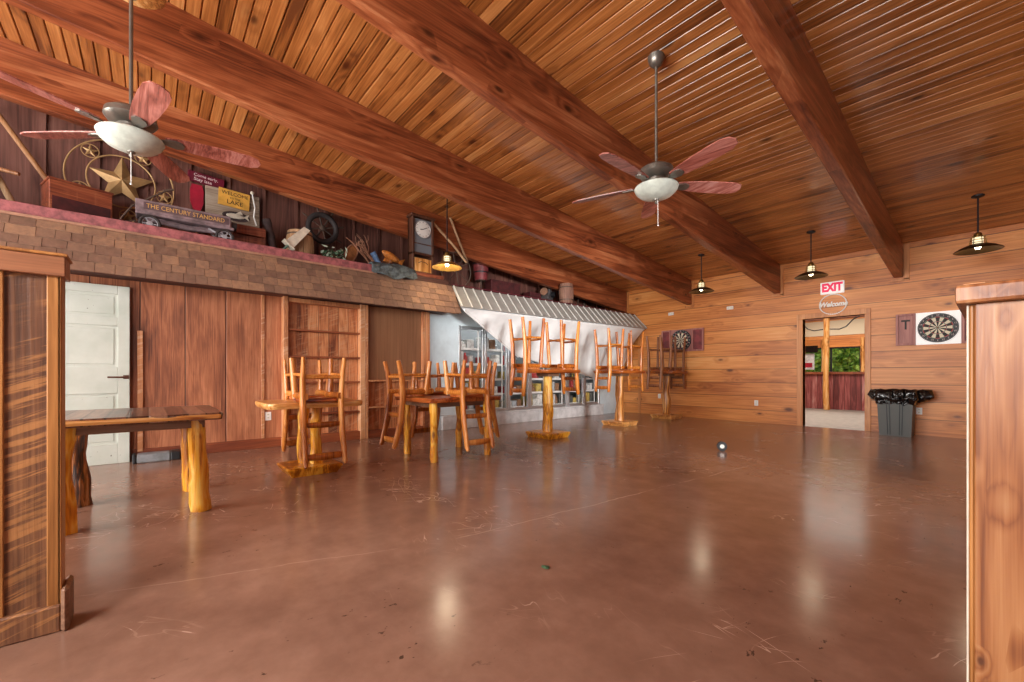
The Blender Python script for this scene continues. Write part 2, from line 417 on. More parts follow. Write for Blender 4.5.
def floor_mat():
    k = NT('painted_floor')
    co = k.objco(); x, y, z = k.sep(co)
    big = k.noise(co, .7, 5, .6); mid = k.noise(co, 4.5, 6, .65)
    c = k.ramp(k.math('MULTIPLY_ADD', mid, .5, k.math('MULTIPLY', big, .5)), [(.32, (118, 86, 71)), (.5, (138, 103, 86)), (.68, (156, 120, 102))])
    # worn pale scratches, thin, gathered in patches
    def lines(ang, sc, th, seed):
        ca, sa = math.cos(ang), math.sin(ang)
        u = k.math('ADD', k.math('MULTIPLY', x, ca), k.math('MULTIPLY', y, sa)); v = k.math('SUBTRACT', k.math('MULTIPLY', y, ca), k.math('MULTIPLY', x, sa))
        n = k.noise(k.comb(k.math('MULTIPLY', u, .22), v, seed), sc, 2, .5, .4)
        a = k.math('ABSOLUTE', k.math('SUBTRACT', n, .5))
        return k.math('SUBTRACT', 1.0, k.smooth(a, th*.3, th))
    patch = k.smooth(k.noise(k.comb(x, y, 3.3), .9, 3, .6), .46, .60)
    patch2 = k.smooth(k.noise(k.comb(x, y, 9.3), 2.2, 3, .6), .5, .62)
    sc = k.math('MAXIMUM', lines(.5, 5, .006, 1.), k.math('MAXIMUM', lines(1.1, 7, .006, 4.), lines(-.4, 6, .005, 8.)))
    sc = k.math('MULTIPLY', k.math('MULTIPLY', sc, patch), patch2)
    c = k.mix(k.math('MULTIPLY', sc, .62), c, lin((206, 172, 150)))
    # dark chips
    chip = k.smooth(k.noise(k.comb(x, k.math('MULTIPLY', y, .6), 6.1), 24, 3, .7), .66, .70)
    cp = k.smooth(k.noise(k.comb(x, y, 5.), 1.3, 3, .6), .48, .62)
    c = k.mix(k.math('MULTIPLY', k.math('MULTIPLY', chip, cp), .8), c, lin((46, 32, 20)))
    # expansion joint along the room
    wob = k.math('MULTIPLY_ADD', k.noise(k.comb(y, 0., 0.), 2.5, 3), .10, -.05)
    jx = k.math('ABSOLUTE', k.math('SUBTRACT', k.math('ADD', x, wob), k.math('MINIMUM', k.math('MULTIPLY_ADD', y, .34, -2.63), k.math('MULTIPLY_ADD', y, .103, -2.30))))
    j = k.math('SUBTRACT', 1.0, k.smooth(jx, .002, .007))
    jm = k.smooth(k.noise(k.comb(x, y, 1.), 2.6, 4, .7), .38, .55)
    jm = k.math('MULTIPLY', k.math('MULTIPLY', jm, k.math('LESS_THAN', y, 5.2)), k.smooth(y, .9, 1.5, .35, 1.))
    c = k.mix(k.math('MULTIPLY', k.math('MULTIPLY', j, jm), .75), c, lin((204, 176, 156)))
    k.put(k.b.inputs['Base Color'], c)
    rg = k.math('MULTIPLY_ADD', mid, .16, k.math('MULTIPLY_ADD', sc, .2, .11))
    k.put(k.b.inputs['Roughness'], rg)
    k.b.inputs['Specular IOR Level'].default_value = .5
    k.bump(k.math('MULTIPLY_ADD', mid, .5, big), .05, .01)
    return k.m
M['floor'] = floor_mat()

def shingle_mat():
    k = NT('cedar_shingle')
    r = k.new('ShaderNodeNewGeometry').outputs['Random Per Island']
    n = k.noise(k.objco(), 16, 5, .65)
    c = k.ramp(k.math('MULTIPLY_ADD', n, .75, k.math('MULTIPLY', r, .42)), [(.2, (104, 78, 64)), (.45, (126, 96, 80)), (.65, (140, 108, 88)), (.88, (164, 126, 98))])
    k.put(k.b.inputs['Base Color'], c); k.b.inputs['Roughness'].default_value = .65
    k.bump(n, .4, .006); return k.m
M['shingle'] = shingle_mat()
def old_white():
    k = NT('chipped_white_paint')
    co = k.objco(); x, y, z = k.sep(co)
    n = k.noise(co, 26, 4, .6); b = k.noise(co, 3, 4)
    low = k.math('MULTIPLY_ADD', k.smooth(z, .0, .35, 1., 0.), .07, 0.)
    chip = k.smooth(k.math('ADD', n, low), .70, .73)
    c = k.mix(chip, k.ramp(b, [(.3, (172, 178, 168)), (.7, (192, 196, 188))]), lin((70, 58, 50)))
    k.put(k.b.inputs['Base Color'], c); k.b.inputs['Roughness'].default_value = .5
    k.bump(n, .08, .004); return k.m
M['old_white'] = old_white()
def metal_roof():
    k = NT('ribbed_galvanised')
    n = k.noise(k.objco(), 5, 5, .6)
    k.put(k.b.inputs['Base Color'], k.ramp(n, [(.3, (168, 166, 160)), (.7, (190, 188, 182))]))
    k.b.inputs['Metallic'].default_value = .25; k.b.inputs['Roughness'].default_value = .45
    return k.m
M['roofmetal'] = metal_roof()
M['rib'] = plain('pale_rib', (206, 204, 198), .45, .1)
def glass():
    k = NT('cooler_glass')
    k.b.inputs['Base Color'].default_value = (.95, .97, 1, 1); k.b.inputs['Roughness'].default_value = .02
    k.b.inputs['Transmission Weight'].default_value = 1.0; k.b.inputs['IOR'].default_value = 1.02
    k.b.inputs['Alpha'].default_value = .12
    return k.m
M['glass'] = glass()
def rand_mat():
    k = NT('package_print')
    r = k.rand()
    wn = k.new('ShaderNodeTexWhiteNoise', noise_dimensions='1D'); k.put(wn.inputs['W'], k.math('MULTIPLY', r, 91.))
    nd = k.new('ShaderNodeValToRGB'); k.put(nd.inputs[0], wn.outputs[0]); nd.color_ramp.interpolation = 'CONSTANT'
    cols = [(226, 224, 218), (206, 178, 92), (216, 214, 210), (150, 110, 78), (178, 54, 52), (190, 196, 200), (92, 96, 92), (232, 230, 226)]
    el = nd.color_ramp.elements
    while len(el) < len(cols): el.new(.5)
    for i, (e, c) in enumerate(zip(el, cols)): e.position = i/len(cols); e.color = lin(c)
    n = k.noise(k.objco(), 22, 3)
    c = k.mix(k.math('MULTIPLY', k.smooth(n, .52, .56), .35), nd.outputs[0], lin((96, 84, 76)))
    k.put(k.b.inputs['Base Color'], c); k.b.inputs['Roughness'].default_value = .5
    return k.m
M['package'] = rand_mat()

def dart_mat():
    k = NT('dartboard_print')
    x, y, z = k.sep(k.objco())
    r = k.math('SQRT', k.math('ADD', k.math('MULTIPLY', x, x), k.math('MULTIPLY', z, z)))
    a = k.math('MULTIPLY_ADD', k.math('ARCTAN2', x, z), 20/(2*PI), 20.5)
    par = k.math('MODULO', k.math('FLOOR', a), 2.0)
    def band(lo, hi): return k.math('MULTIPLY', k.math('GREATER_THAN', r, lo), k.math('LESS_THAN', r, hi))
    c = k.mix(par, lin((30, 26, 26)), lin((232, 222, 198)))
    beds = k.math('ADD', band(.53, .58), band(.93, .985))
    c = k.mix(beds, c, k.mix(par, lin((176, 44, 52)), lin((60, 104, 76))))
    c = k.mix(k.math('GREATER_THAN', r, .985), c, lin((28, 28, 30)))
    c = k.mix(k.math('LESS_THAN', r, .09), c, lin((60, 104, 76)))
    c = k.mix(k.math('LESS_THAN', r, .04), c, lin((176, 44, 52)))
    k.put(k.b.inputs['Base Color'], c); k.b.inputs['Roughness'].default_value = .6
    return k.m
M['dartface'] = dart_mat()
M['cooler_grey'] = plain('cooler_lining', (120, 122, 122), .6)
M['hedge'] = plain('hedge_green', (176, 196, 104), .8, var=.5, vscale=2.5)
LS=(370,300,60); LE=22; LF=3000; LB=45; LP=95; WS=1.0; EXPO=0.28
# ================================================================== SETTING
YE = 9.7; XL = -6.6; XR = 3.6; YB = -4.6; SL = .105
def zc(y): return 3.235+SL*(YE-y)
struct(MB().box((-7.4, YB-.2, -.12), (XR+.2, YE+.0, 0)), 'floor', M['floor'])
# ceiling: boards running along x with v-grooves between them
mb = MB(); prof = []
w = .11; n = int((YE-YB)/w)+2
for i in range(n):
    y1 = YE+.02-i*w+.0-.02
    prof += [(y1, zc(y1)+.018), (y1-.010, zc(y1)), (y1-w+.009, zc(y1-w))]
pv = []
for (y, z) in prof: pv.append((mb.bm.verts.new((-7.4, y, z)), mb.bm.verts.new((XR+.2, y, z))))
for a, b in zip(pv, pv[1:]): mb.bm.faces.new((a[0], a[1], b[1], b[0]))
ya, yb = prof[0][0], prof[-1][0]
t = [mb.bm.verts.new(p) for p in ((-7.4, ya, zc(ya)+.12), (XR+.2, ya, zc(ya)+.12), (XR+.2, yb, zc(yb)+.12), (-7.4, yb, zc(yb)+.12))]
mb.bm.faces.new(t)
struct(mb, 'ceiling', M['ceiling'])
# beams
for i, x in enumerate((-6.486, -4.708, -2.866, -1.032)):
    a, b = YB, YE
    z0 = lambda y: 2.665+SL*(YE-y)
    bw = .125
    mb = MB()
    c = .012
    def sec(y):
        zb, zt = z0(y), zc(y)+.005
        return [(x-bw, y, zt), (x-bw, y, zb+c), (x-bw+c, y, zb), (x-c, y, zb), (x, y, zb+c), (x, y, zt)]
    A = [mb.bm.verts.new(p) for p in sec(a)]; B = [mb.bm.verts.new(p) for p in sec(b)]
    for j in range(6): mb.bm.faces.new((A[j], A[(j+1) % 6], B[(j+1) % 6], B[j]))
    mb.bm.faces.new(A); mb.bm.faces.new(B)
    o = struct(mb, 'ceiling_beam', M['beam'])
# walls
DX0, DX1, DZ = -2.48, -1.54, 2.09
mb = MB()
mb.box((-7.4, YE, 0), (DX0, YE+.14, 3.35)); mb.box((DX1, YE, 0), (XR+.2, YE+.14, 3.35)); mb.box((DX0, YE, DZ), (DX1, YE+.14, 3.35))
struct(mb, 'wall_north', M['pine'])
mb = MB()   # storeroom front, rough boards
mb.box((XL-.06, YB, 0), (XL, 3.74, 2.40)); struct(mb, 'wall_west', M['panel'])
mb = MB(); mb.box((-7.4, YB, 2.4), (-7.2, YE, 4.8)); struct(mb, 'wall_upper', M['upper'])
mb = MB()
yy = 1.748-.445*8
while yy < YE-.1:
    mb.box((-7.2, yy-.022, 2.4), (-7.175, yy+.022, zc(yy)-.02)); yy += .445
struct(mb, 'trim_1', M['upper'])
# painted cooler wall: solid ends, header over the doors, kerb below
mb = MB()
mb.box((XL-.08, 3.742, 0), (XL, 4.385, 2.35)); mb.box((XL-.08, 8.66, 0), (XL+.002, YE, 2.35)); mb.box((XL-.08, 4.385, 1.93), (XL, 8.66, 2.35))
mb.box((XL, 3.742, .0), (XL+.02, 3.86, 2.0), .004)
struct(mb, 'wall_cooler', M['blue_white'])
struct(MB().box((XL-.9, 4.0, 0), (XL+.07, 8.74, .235), .008).box((XL-.10, 4.0, .235), (XL+.085, 8.74, .262), .004), 'trim_2', M['curb'])
mb = MB(); mb.box((-7.38, 4.2, .235), (-7.34, 8.8, 2.4)); mb.box((-7.36, 4.2, .235), (XL-.08, 4.24, 2.4)); mb.box((-7.36, 8.76, .235), (XL-.08, 8.8, 2.4)); mb.box((-7.36, 4.2, 2.3), (XL-.08, 8.8, 2.34))
struct(mb, 'wall_inside', M['cooler_grey'])
mb = MB(); mb.box((XR, YB, 0), (XR+.14, .5, 4.9)); mb.box((XR, 6.2, 0), (XR+.14, YE, 4.9)); mb.box((XR, .5, 0), (XR+.14, 6.2, .8)); mb.box((XR, .5, 2.5), (XR+.14, 6.2, 4.9))
struct(mb, 'wall_east', M['pine_face'])
mb = MB(); mb.box((-7.4, YB-.14, 0), (-6.2, YB, 4.9)); mb.box((2.6, YB-.14, 0), (XR+.14, YB, 4.9)); mb.box((-6.2, YB-.14, 0), (2.6, YB, .7)); mb.box((-6.2, YB-.14, 2.9), (2.6, YB, 4.9))
for x in (-3.4, -.4): mb.box((x-.15, YB-.14, .7), (x+.15, YB, 2.9))
struct(mb, 'wall_south', M['pine_face'])
# shelf decks above storeroom and coolers
mb = MB(); mb.box((-7.2, YB, 2.52), (-6.27, 3.97, 2.65)); struct(mb, 'ledge_floor', M['deck'])
mb = MB(); mb.box((-7.2, 3.97, 2.42), (-6.275, YE, 2.57)); struct(mb, 'ledge_ceiling', M['deck'])
# shingled skirt
mb = MB()
top = Vector((-6.25, 0, 2.555)); bot = Vector((-5.985, 0, 2.035)); d = (bot-top); L = d.length; d.normalize(); nrm = Vector((-d.z, 0, d.x)); nrm = Vector((abs(nrm.x), 0, abs(nrm.z)))
rows = 5; ex = L/rows
for r in range(rows):
    y = YB-rnd.random()*.1
    while y < 4.02:
        w = rnd.choice((.11, .13, .15, .17, .2)) ; y2 = min(y+w, 4.03)
        if y2-y > .03:
            s0 = r*ex-.03 if r else 0; s1 = (r+1)*ex+rnd.uniform(-.006, .008)
            th = .012
            lift0 = .004; lift1 = .022+rnd.uniform(0, .004)
            P = lambda yy, s, h: top+d*s+nrm*h+Vector((0, yy, 0))
            mb.hexa([P(y+.002, s0, lift0), P(y2-.002, s0, lift0), P(y2-.002, s1, lift1-th), P(y+.002, s1, lift1-th),
                     P(y+.002, s0, lift0+th*.6), P(y2-.002, s0, lift0+th*.6), P(y2-.002, s1, lift1), P(y+.002, s1, lift1)])
        y = y2
struct(mb, 'roof_shingles', M['shingle'])
mb = MB()  # sheathing and soffit
mb.hexa([(-6.28, YB, 2.55), (-6.28, 4.0, 2.55), (-6.0, 4.0, 2.035), (-6.0, YB, 2.035), (-6.25, YB, 2.56), (-6.25, 4.0, 2.56), (-5.985, 4.0, 2.04), (-5.985, YB, 2.04)])
mb.box((XL, YB, 2.10), (-6.03, 4.0, 2.12))
struct(mb, 'roof_sheathing', M['deck'])
mb = MB(); mb.box((-6.27, YB, 2.575), (-6.235, 2.64, 2.688), .004); struct(mb, 'trim_3', M['rail_red'])
mb = MB(); mb.box((-6.27, YB, 2.548), (-6.205, 2.64, 2.574), .003); struct(mb, 'trim_4', M['trim_tan'])
# baseboard and battens of storeroom wall
mb = MB(); mb.box((XL, -.15, 0), (XL+.02, 1.41, .13), .004); struct(mb, 'baseboard_west', M['base_red'])
mb = MB()
mb.box((XL, -.105, .1), (XL+.03, -.055, 1.52), .004)
mb.box((XL, 1.16, .13), (XL+.018, 1.20, 2.1), .003)
struct(mb, 'trim_5', M['batten'])
# end wall trims: beside each beam and around the doorway
for i, (x0, x1) in enumerate(((-6.486, -6.43), (-4.708, -4.65), (-2.866, -2.81), (-1.032, -.955))):
    mb = MB(); mb.box((x0+.002, YE-.02, 2.62), (x1, YE, 3.215), .003)
    if i: mb.box((x0-.16, YE-.02, 2.60), (x1, YE, 2.645), .003)
    struct(mb, 'trim_%d' % (6+i), M['pine_trim'])
mb = MB(); mb.box((-6.42, YE-.018, 3.15), (XR, YE, 3.228), .003); struct(mb, 'trim_10', M['pine'])
mb = MB()
mb.box((-6.14, YE-.02, 0), (-6.06, YE, 2.3), .004); struct(mb, 'trim_11', M['pine_trim'])
mb = MB()
mb.box((DX0-.10, YE-.022, 0), (DX0, YE+.16, DZ), .004); mb.box((DX1, YE-.022, 0), (DX1+.085, YE+.16, DZ), .004); mb.box((DX0-.10, YE-.024, DZ), (DX1+.085, YE+.16, DZ+.10), .004)
struct(mb, 'door_1', M['pine_trim'])

# window frames behind the photographer, daylight comes through them
def window_at(nm, lo, hi, ax):
    mb = MB(); f = .06
    a, b = ('x', 'y') if ax == 'y' else ('y', 'x')
    if ax == 'y':
        (x0, z0, y), (x1, z1, _) = lo, hi
        for k in range(4):
            xx = x0+(x1-x0-f)*k/3; mb.box((xx, y-.05, z0), (xx+f, y+.0, z1), .004)
        mb.box((x0, y-.05, z0), (x1, y, z0+f), .004); mb.box((x0, y-.05, z1-f), (x1, y, z1), .004)
    else:
        (y0, z0, x), (y1, z1, _) = lo, hi
        for k in range(5):
            yy = y0+(y1-y0-f)*k/4; mb.box((x, yy, z0), (x+.05, yy+f, z1), .004)
        mb.box((x, y0, z0), (x+.05, y1, z0+f), .004); mb.box((x, y0, z1-f), (x+.05, y1, z1), .004)
    struct(mb, nm, M['pine_trim'])
window_at('window_1', (-6.2, .7, YB-.02), (-3.55, 2.9, 0), 'y'); window_at('window_2', (-3.25, .7, YB-.02), (-.55, 2.9, 0), 'y'); window_at('window_3', (-.25, .7, YB-.02), (2.6, 2.9, 0), 'y')
window_at('window_4', (.5, .8, XR+.02), (6.2, 2.5, 0), 'x')

# ------------------------------------------------------------------ next room, through the doorway
NX0, NX1, NY = -7.4, 1.2, 18.6
struct(MB().box((NX0, YE+.0, -.12), (NX1, NY+.14, -.004)), 'floor_next', M['concrete'])
struct(MB().box((NX0, YE+.14, 3.3), (NX1, NY+.14, 3.4)), 'ceiling_next', M['cream_wall'])
mb = MB()   # far wall with window opening
wx0, wx1, wz0, wz1 = -4.75, -3.05, .98, 2.0
mb.box((NX0, NY, 0), (wx0, NY+.14, 3.3)); mb.box((wx1, NY, 0), (NX1, NY+.14, 3.3)); mb.box((wx0, NY, 0), (wx1, NY+.14, wz0)); mb.box((wx0, NY, wz1), (wx1, NY+.14, 3.3))
struct(mb, 'wall_far', M['pine'])
struct(MB().box((NX0, NY-.03, 2.42), (NX1, NY-.002, 2.95)), 'trim_12', M['cream_wall'])
mb = MB(); mb.box((NX0-.14, YE+.14, 0), (NX0, NY, 3.3)); struct(mb, 'wall_next_west', M['pine'])
mb = MB(); mb.box((NX1, YE+.14, 0), (NX1+.14, NY, 3.3)); struct(mb, 'wall_next_east', M['pine'])
mb = MB()
for x in (wx0, -3.93, wx1-.05): mb.box((x, NY+.02, wz0), (x+.05, NY+.09, wz1), .004)
mb.box((wx0, NY+.02, wz0), (wx1, NY+.09, wz0+.05), .004); mb.box((wx0, NY+.02, wz1-.05), (wx1, NY+.09, wz1), .004)
o = struct(mb, 'window_5', M['blackmetal'])
g = MB().box((wx0, NY+.045, wz0), (wx1, NY+.052, wz1)).build('pane', M['glass'], o); g['kind'] = 'structure'
mb = MB(); mb.box((NX0, 15.1, .0), (NX1, 15.22, 1.02))
struct(mb, 'wall_half', M['barnred'])
struct(MB().box((NX0, 15.02, 1.02), (NX1, 15.3, 1.09), .008), 'trim_13', M['base_red'])
struct(MB().box((NX0, 14.9, 2.62), (NX1, 15.1, 2.82), .01), 'trim_14', M['beam'])
# ================================================================== FURNITURE
def log_leg(mb, base, h, r, seed, top=None, lean=(0, 0), flare=1.25):
    pts = []; rs = []
    for i in range(11):
        t = i/10
        pts.append((base[0]+lean[0]*t+.018*mn.noise(Vector((t*2.5, seed, 0))), base[1]+lean[1]*t+.018*mn.noise(Vector((t*2.5, 9, seed))), base[2]+h*t))
        rs.append(r*(flare+(1-flare)*min(1, t*1.6))*(1+.17*mn.noise(Vector((t*6, seed*2.2, 4)))))
    mb.tube(pts, rs, 14, wob=.42, seed=seed); return mb

def slab_poly(hx, hy, r, jag, seed, cut=None):
    """rounded rectangle with a wandering live edge"""
    out = []
    cs = [(hx-r, hy-r, 0), (-hx+r, hy-r, PI/2), (-hx+r, -hy+r, PI), (hx-r, -hy+r, 1.5*PI)]
    for k, (cx, cy, a0) in enumerate(cs):
        for j in range(5):
            a = a0+PI/2*j/4; out.append(Vector((cx+r*math.cos(a), cy+r*math.sin(a))))
        nx = cs[(k+1) % 4]; a = a0+PI/2
        p = Vector((cx+r*math.cos(a), cy+r*math.sin(a))); q = Vector((nx[0]+r*math.cos(nx[2]), nx[1]+r*math.sin(nx[2])))
        for j in range(1, 6): out.append(p.lerp(q, j/6))
    res = []
    for p in out:
        nz = mn.noise(Vector((p.x*4, p.y*4, seed)))
        res.append((p.x*(1+jag*nz/hx*.5), p.y*(1+jag*nz/hy*.5)))
    return res
def slab(hx, hy, z0, z1, r=.06, jag=.03, seed=1, under=.9):
    mb = MB(); P = slab_poly(hx, hy, r, jag, seed); n = len(P)
    L = []
    for z, s in ((z0, under), (z0+(z1-z0)*.35, .985), (z0+(z1-z0)*.72, 1.0), (z1, .975)):
        L.append([mb.bm.verts.new((x*(1-(1-s)*.5), y*(1-(1-s)*.5), z)) for x, y in P])
    for A, B in zip(L, L[1:]):
        for j in range(n): mb.bm.faces.new((A[j], A[(j+1) % n], B[(j+1) % n], B[j]))
    mb.bm.faces.new(list(reversed(L[0]))); mb.bm.faces.new(L[-1])
    return mb

def chair(name, label, cat, mat, sh, H, w, dpt, group, rungs, cv=1.):
    t = thing(name, label, cat, group=group)
    hw, hd = w/2, dpt/2
    for s in (-1, 1):
        MB().tube([(s*(hw+.01), -hd-.015, 0), (s*(hw-.003), -hd+.01, sh*.5), (s*(hw-.015), -hd+.03, sh-.03)], [.023, .029, .031], 10, wob=.14, seed=s+3).build('leg', mat, t, 60)
        pts = [(s*(hw+.005), hd+.055, 0), (s*(hw), hd+.006, sh*.5), (s*(hw-.005), hd-.005, sh), (s*(hw-.005), hd+.022, sh+(H-sh)*.45), (s*(hw-.002), hd+.03+.065*cv, H-.03), (s*(hw-.002), hd+.035+.08*cv, H)]
        MB().tube(pts, [.022, .030, .034, .033, .028, .018], 10, wob=.12, seed=s+8, squash=(1.2, .82)).build('back_post', mat, t, 60)
    for z in rungs:
        for s in (-1, 1):
            MB().tube([(s*(hw-.002), -hd, z), (s*(hw-.002), hd+.01, z+.01)], .016, 8).build('rung', mat, t, 60)
        MB().tube([(-hw, -hd+.003, z+.02), (hw, -hd+.003, z+.02)], .017, 8).build('rung', mat, t, 60)
        MB().tube([(-hw, hd+.005, z+.03), (hw, hd+.005, z+.03)], .017, 8).build('rung', mat, t, 60)
    # seat: slab on two round side rails whose ends show
    for s in (-1, 1):
        MB().tube([(s*(hw-.02), -hd-.045, sh-.058), (s*(hw-.02), hd+.03, sh-.058)], [.033, .033], 12, wob=.06, seed=s).build('rail', mat, t, 60)
    sm = slab(hw-.005, hd-.04, sh-.036, sh, .05, .03, 5, .93); sm.build('seat', M['seat'], t, 40)
    for q, (z, hh) in enumerate(((sh+(H-sh)*.36, .055), (H-.085, .065))):
        yb = hd+.012 if q == 0 else hd+.02+.05*cv
        mb = MB()
        def f(u, v, yb=yb, z=z, hh=hh):
            x = (u-.5)*2*(hw-.005); return (x, yb+.028*(1-(x/hw)**2)-.004, z+(v-.5)*hh*(1-.25*(x/hw)**2))
        mb.grid(f, 10, 2); mb.build('back_slat', mat, t, 60, solid=.018)
    return t

def flip(root, x, y, top, az, sh):
    """chair stood upside down, seat on the table top, its back hanging on the side az (degrees)"""
    root.location = (x, y, top+sh+.004); root.rotation_euler = (PI, 0, math.radians(az+90))

SH1, H1 = .43, 1.02; SH2, H2 = .80, 1.215
c1 = chair('dining_chair', '', 'chair', M['chair'], SH1, H1, .36, .34, 'upturned dining chairs', (.16,))
s1 = chair('bar_stool', '', 'bar stool', M['chair_red'], SH2, H2, .35, .33, 'upturned bar stools', (.30,), .1)
def more(src, x, y, top, az, sh, label, mat=None):
    o = dup(src, (0, 0, 0), (0, 0, 0), label); flip(o, x, y, top, az, sh)
    if mat:
        for c in o.children:
            if not c.name.startswith('seat'):
                c.data = mats_cache.setdefault((c.data.name, mat.name), None) or newmat(c.data, mat)
    return o
mats_cache = {}
def newmat(me, mat):
    m = me.copy(); m.materials.clear(); m.materials.append(mat); mats_cache[(me.name, mat.name)] = m; return m

# --- four-log table at the left
t = thing('log_leg_table', 'dark plank table on four log legs in front of the white panelled door', 'table', (-4.22, -.05, 0))
slab(.50, .47, .675, .725, .05, .03, 3, .97).build('tabletop', M['top'], t, 40)
mb = MB(); 
for (a, b) in (((.478, -.45), (.505, .45)),): mb.box((a[0], a[1], .682), (b[0], b[1], .716), .012, seg=2)
mb.build('live_edge', M['top_edge'], t)
mb = MB(); mb.box((.37, -.40, .615), (.40, .36, .672), .003); mb.box((-.40, -.40, .615), (-.37, .36, .672), .003); mb.box((-.37, .33, .615), (.37, .36, .672), .003); mb.box((-.37, -.40, .615), (.37, -.37, .672), .003)
mb.build('apron', M['apron'], t)
log_leg(MB(), (.37, .345, 0), .668, .052, 2, lean=(0, -.035), flare=1.2).build('leg', M['log'], t, 60)
log_leg(MB(), (-.37, .325, 0), .668, .05, 5, lean=(0, -.03)).build('leg', M['log'], t, 60)
lg = log_leg(MB(), (-.37, -.36, 0), .668, .055, 7, flare=1.35).build('leg', M['log_dark'], t, 60); lg['label'] = 'dark barky log leg'
log_leg(MB(), (.37, -.36, 0), .668, .052, 9).build('leg', M['log'], t, 60)

# --- four-log table with four upturned chairs
TX, TY, TT = -4.55, 2.87, .735
t = thing('log_leg_table', 'small table on four yellow log legs carrying four upturned chairs', 'table', (TX, TY, 0))
slab(.46, .52, TT-.05, TT, .05, .03, 8, .97).build('tabletop', M['seat'], t, 40)
mb = MB(); mb.box((-.34, -.42, TT-.11), (.34, -.39, TT-.052), .003); mb.box((-.34, .39, TT-.11), (.34, .42, TT-.052), .003); mb.box((.31, -.39, TT-.11), (.34, .39, TT-.052), .003); mb.box((-.34, -.39, TT-.11), (-.31, .39, TT-.052), .003)
mb.build('apron', M['apron'], t)
for k, (lx, ly) in enumerate(((.33, -.40), (-.36, -.38), (.36, .35), (-.36, .40))):
    log_leg(MB(), (lx, ly, 0), TT-.055, .043, 11+k*3, flare=1.08).build('leg', M['log'], t, 60)
flip(c1, TX+.41, TY, TT, 0, SH1); c1['label'] = 'upturned chair on the small log table, back hanging toward the open floor'
more(c1, TX-.18, TY-.455, TT, -90, SH1, 'upturned chair on the small log table, back hanging toward the bookcase end')
more(c1, TX-.40, TY+.03, TT, 180, SH1, 'upturned chair on the small log table, back hanging toward the pale blue wall')
more(c1, TX-.10, TY+.475, TT, 90, SH1, 'upturned chair on the small log table, back hanging toward the tall bar tables')

# --- low pedestal table with two chairs
px, py, pt = -4.68, 1.26, .735
def pedestal(label, x, y, top, hx, hy, bx, by, r, logmat, topmat, group, seed, collar=True, basemat=None, logs=1):
    t = thing('pedestal_table', label, 'table', (x, y, 0), group=group)
    mb = slab(hx, hy, top-.055, top, .09, .035, seed, .94); mb.build('tabletop', topmat, t, 40)
    mb = MB(); b = [(-bx, -by), (bx, -by), (bx, by), (-bx, by)]
    mb.hexa([(-bx+.02, -by+.05, 0), (bx-.02, -by+.05, 0), (bx-.02, by-.05, 0), (-bx+.02, by-.05, 0), (-bx, -by, .075), (bx, -by, .075), (bx, by, .075), (-bx, by, .075)])
    mb.hexa([(-bx, -by, .0751), (bx, -by, .0751), (bx, by, .0751), (-bx, by, .0751), (-bx+.012, -by+.012, .088), (bx-.012, -by+.012, .088), (bx-.012, by-.012, .088), (-bx+.012, by-.012, .088)])
    mb.build('base', basemat or logmat, t)
    if logs == 1:
        log_leg(MB(), (0, 0, .08), top-.08-.055-(.05 if collar else 0), r, seed, flare=1.1).build('post', logmat, t, 60)
    else:
        for k, (dx, dy) in enumerate(((-.06, -.045), (.05, .05))):
            log_leg(MB(), (dx, dy, .08), top-.08-.055, r, seed+k, flare=1.05).build('post', logmat, t, 60)
    if collar:
        mb = MB(); mb.box((-.13, -.13, top-.107), (.13, .13, top-.053), .006); mb.build('collar', M['apron'], t)
    return t
pedestal('low pedestal table on twin yellow logs carrying two upturned chairs', px, py, pt, .36, .45, .24, .26, .048, M['log'], M['top_edge'], None, 21, False, M['log'], 2)
more(c1, px+.275, py-.0, pt, 0, SH1, 'upturned chair on the low pedestal table, back hanging in front of its square base')
more(c1, px-.275, py+.06, pt, 180, SH1, 'upturned chair on the low pedestal table, on the side toward the bookcase')

# --- three tall bar tables with stools
bars = [(-4.75, 4.88, 'tall pedestal bar table nearest the small log table, two stools upturned on it', 'log', 31, 'chair_red'),
        (-4.93, 7.12, 'tall pedestal bar table in the middle of the three, two stools upturned on it', 'log_pale', 41, 'chair_red'),
        (-5.0, 9.06, 'tall pedestal bar table beside the end wall and dartboard, two dull stools upturned on it', 'log_pale', 51, 'chair_dull')]
BT = 1.085
for i, (x, y, lab, lm, sd, cm) in enumerate(bars):
    pedestal(lab, x, y, BT, .36, .425 if i < 2 else .37, .26, .26, .075, M[lm], M['top_bar'], 'tall pedestal bar tables', sd)
    where = ('the nearest bar table', 'the middle bar table', 'the farthest bar table')[i]
    for k, az in enumerate((-98, 84)):
        sgn = -1 if k == 0 else 1
        yy = y+sgn*(.335 if i < 2 else .29); xx = x+((-.12, 0, 0)[i] if k == 0 else 0)
        lab2 = 'upturned stool on %s, back hanging toward the %s' % (where, 'storeroom end' if k == 0 else 'end wall')
        if i == 0 and k == 0:
            flip(s1, xx, yy, BT, az, SH2); s1['label'] = lab2
        else: more(s1, xx, yy, BT, az, SH2, lab2, M[cm] if cm != 'chair_red' else None)

